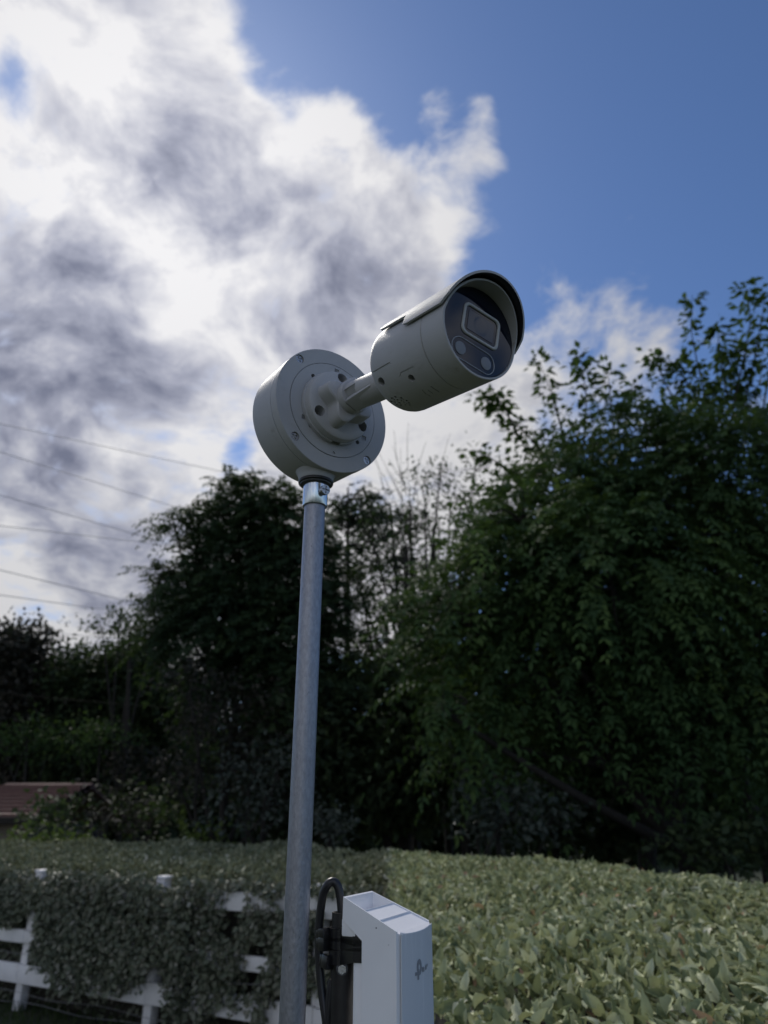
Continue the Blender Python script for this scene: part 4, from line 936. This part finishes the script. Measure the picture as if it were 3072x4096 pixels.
def build_post():
    z1 = at(1372, 3648, PC.y)[2]
    root = thing('black_post', 'black metal tube post with a hex bolt standing behind the white antenna box', 'post', POSTM)
    zs = np.linspace(-.3, z1, 30)
    link('tube', from_bm(lathe([(.0098, z1 - .12), (.0098, z1), (.0112, z1)] + [(.0112, z) for z in zs[::-1]] + [(0, zs[0])], 40, 'z')), M_post, root, 40)
    d = ray(1368.6, 3875); o = np.array([PC.x, PC.y]); e = EYE[:2]; dd = d[:2]; a = dd @ dd; b = 2 * (e - o) @ dd; c = (e - o) @ (e - o) - .0112 ** 2; t = (-b - math.sqrt(max(b * b - 4 * a * c, 0))) / (2 * a)
    q = EYE + d * t; dn = Vector((q[0] - PC.x, q[1] - PC.y, 0)).normalized(); lp = Vector((q[0] - PC.x, q[1] - PC.y, q[2]))
    bo = link('bolt', from_bm(merge(cyl(lp + dn * .0012, dn, .0041, .003, 6), cyl(lp + dn * .0042, dn, .0027, .0003, 24))), M_screw, root, 30)
    link('washer', from_bm(cyl(lp - dn * .003, dn, .0054, .0042, 32)), M_bolt, bo, 30)
    for k in range(7):                   # fine straw roots caught on the post
        pts = []; a0 = random.uniform(-2.4, -.9); z = z1 - .105 - random.uniform(0, .03)
        for i in range(9): pts.append(Vector((.0118 * math.cos(a0 + .13 * math.sin(i * 1.3 + k)), .0118 * math.sin(a0 + .13 * math.sin(i * 1.3 + k)), z - i * .009)))
        link('dry_tendril', from_bm(tube(spline(pts, 3), .00022, 4)), M_chalk, root)
build_post()
def build_cable():
    Y = PC.y; z_in = at(1372, 3760, Y)[2]
    pts = [np.array([PC.x, PC.y, z_in]), at(1366, 3640, Y), at(1358, 3570, Y), at(1347, 3538, Y), at(1329, 3527, Y), at(1309, 3542, Y), at(1290, 3590, Y + .003), at(1277, 3704, Y + .006), at(1277, 3834, Y + .006), at(1288, 3964, Y + .004), at(1306, 4094, Y), at(1322, 4260, Y), np.array([PC.x - .02, PC.y, .6]), np.array([PC.x - .02, PC.y, 0])]
    org = Vector((PC.x, PC.y, 0)); o = link('cable', from_bm(tube([Vector(tuple(p)) - org for p in spline(pts, 10)], .0041, 20)), M_cable, None, 60); o.location = org
    tag(o, 'thick black cable looping out of the black post top and down beside the pole', 'cable')
build_cable()
def build_ties():
    lbls = ['black cable tie round post and antenna, topmost of three', 'black cable tie round post and antenna, middle of three', 'black cable tie round post and antenna, lowest of three']
    #       head px            strap height at post / at antenna (local z), tilt
    rows = [((1306, 3733), -.0025, -.0135, .012), ((1306, 3769), -.0180, -.0215, .012), ((1325, 3838), -.0400, -.0360, .014)]
    zz = lambda x, y, yy: (AM.inverted() @ Vector(tuple(at(x, y, yy)))).z
    rows = [((1303, 3733), zz(1333, 3738, .78), zz(1425, 3760, .75), .0105), ((1303, 3769), zz(1333, 3772, .78), zz(1425, 3783, .75), .0095), ((1318, 3838), zz(1340, 3828, .78), zz(1425, 3823, .75), .0115)]
    for k, (hp, zp, za, wd) in enumerate(rows):
        root = thing('cable_tie', lbls[k], 'cable tie', AM, 'cable ties holding the antenna to the post')
        c = (.030, .0698); r = .0122; pts = []
        for a in np.linspace(math.radians(200), math.radians(-20), 24): pts.append((c[0] + r * math.cos(a), c[1] + r * math.sin(a), zp))
        far = [(.0600, .046, za), (.0600, .0385, za)]; nearp = [(.0032, .0385, za), (.0032, .046, za)]
        loop = pts + far + nearp; n = len(loop); bm = bmesh.new(); L = []
        for i in range(n):
            p = Vector(loop[i]); a, b = Vector(loop[i - 1]), Vector(loop[(i + 1) % n]); t = (b - a); t.z = 0; t.normalize(); s = Vector((t.y, -t.x, 0))
            ctr = Vector((.031, .055, p.z)); s = s if s.dot(p - ctr) > 0 else -s
            L.append([bm.verts.new(p + s * o_ + Vector((0, 0, h))) for o_, h in ((0, -wd / 2), (.0012, -wd / 2), (.0012, wd / 2), (0, wd / 2))])
        for i in range(n):
            a, b = L[i], L[(i + 1) % n]
            for j in range(4): bm.faces.new((a[j], a[(j + 1) % 4], b[(j + 1) % 4], b[j]))
        link('strap', from_bm(bm), M_black, root, 40)
        h = AM.inverted() @ Vector(tuple(at(hp[0], hp[1], PC.y + .006)))
        hm = Matrix.Translation((.0205, .0852 if k < 2 else .0812, h.z)) @ Matrix.Rotation(.15 * (k - 1), 4, 'X') @ Matrix.Rotation(-.5, 4, 'Z')
        link('head', from_bm(box((-.0046, -.0052, -.0056), (.0046, .0042, .0056), .0006, M=hm)), M_black, root, 40)
        link('tail', from_bm(box((-.0036, .0040, -.0042), (-.0016, .0086, .0042), .0003, M=hm)), M_black, root, 40)
build_ties()
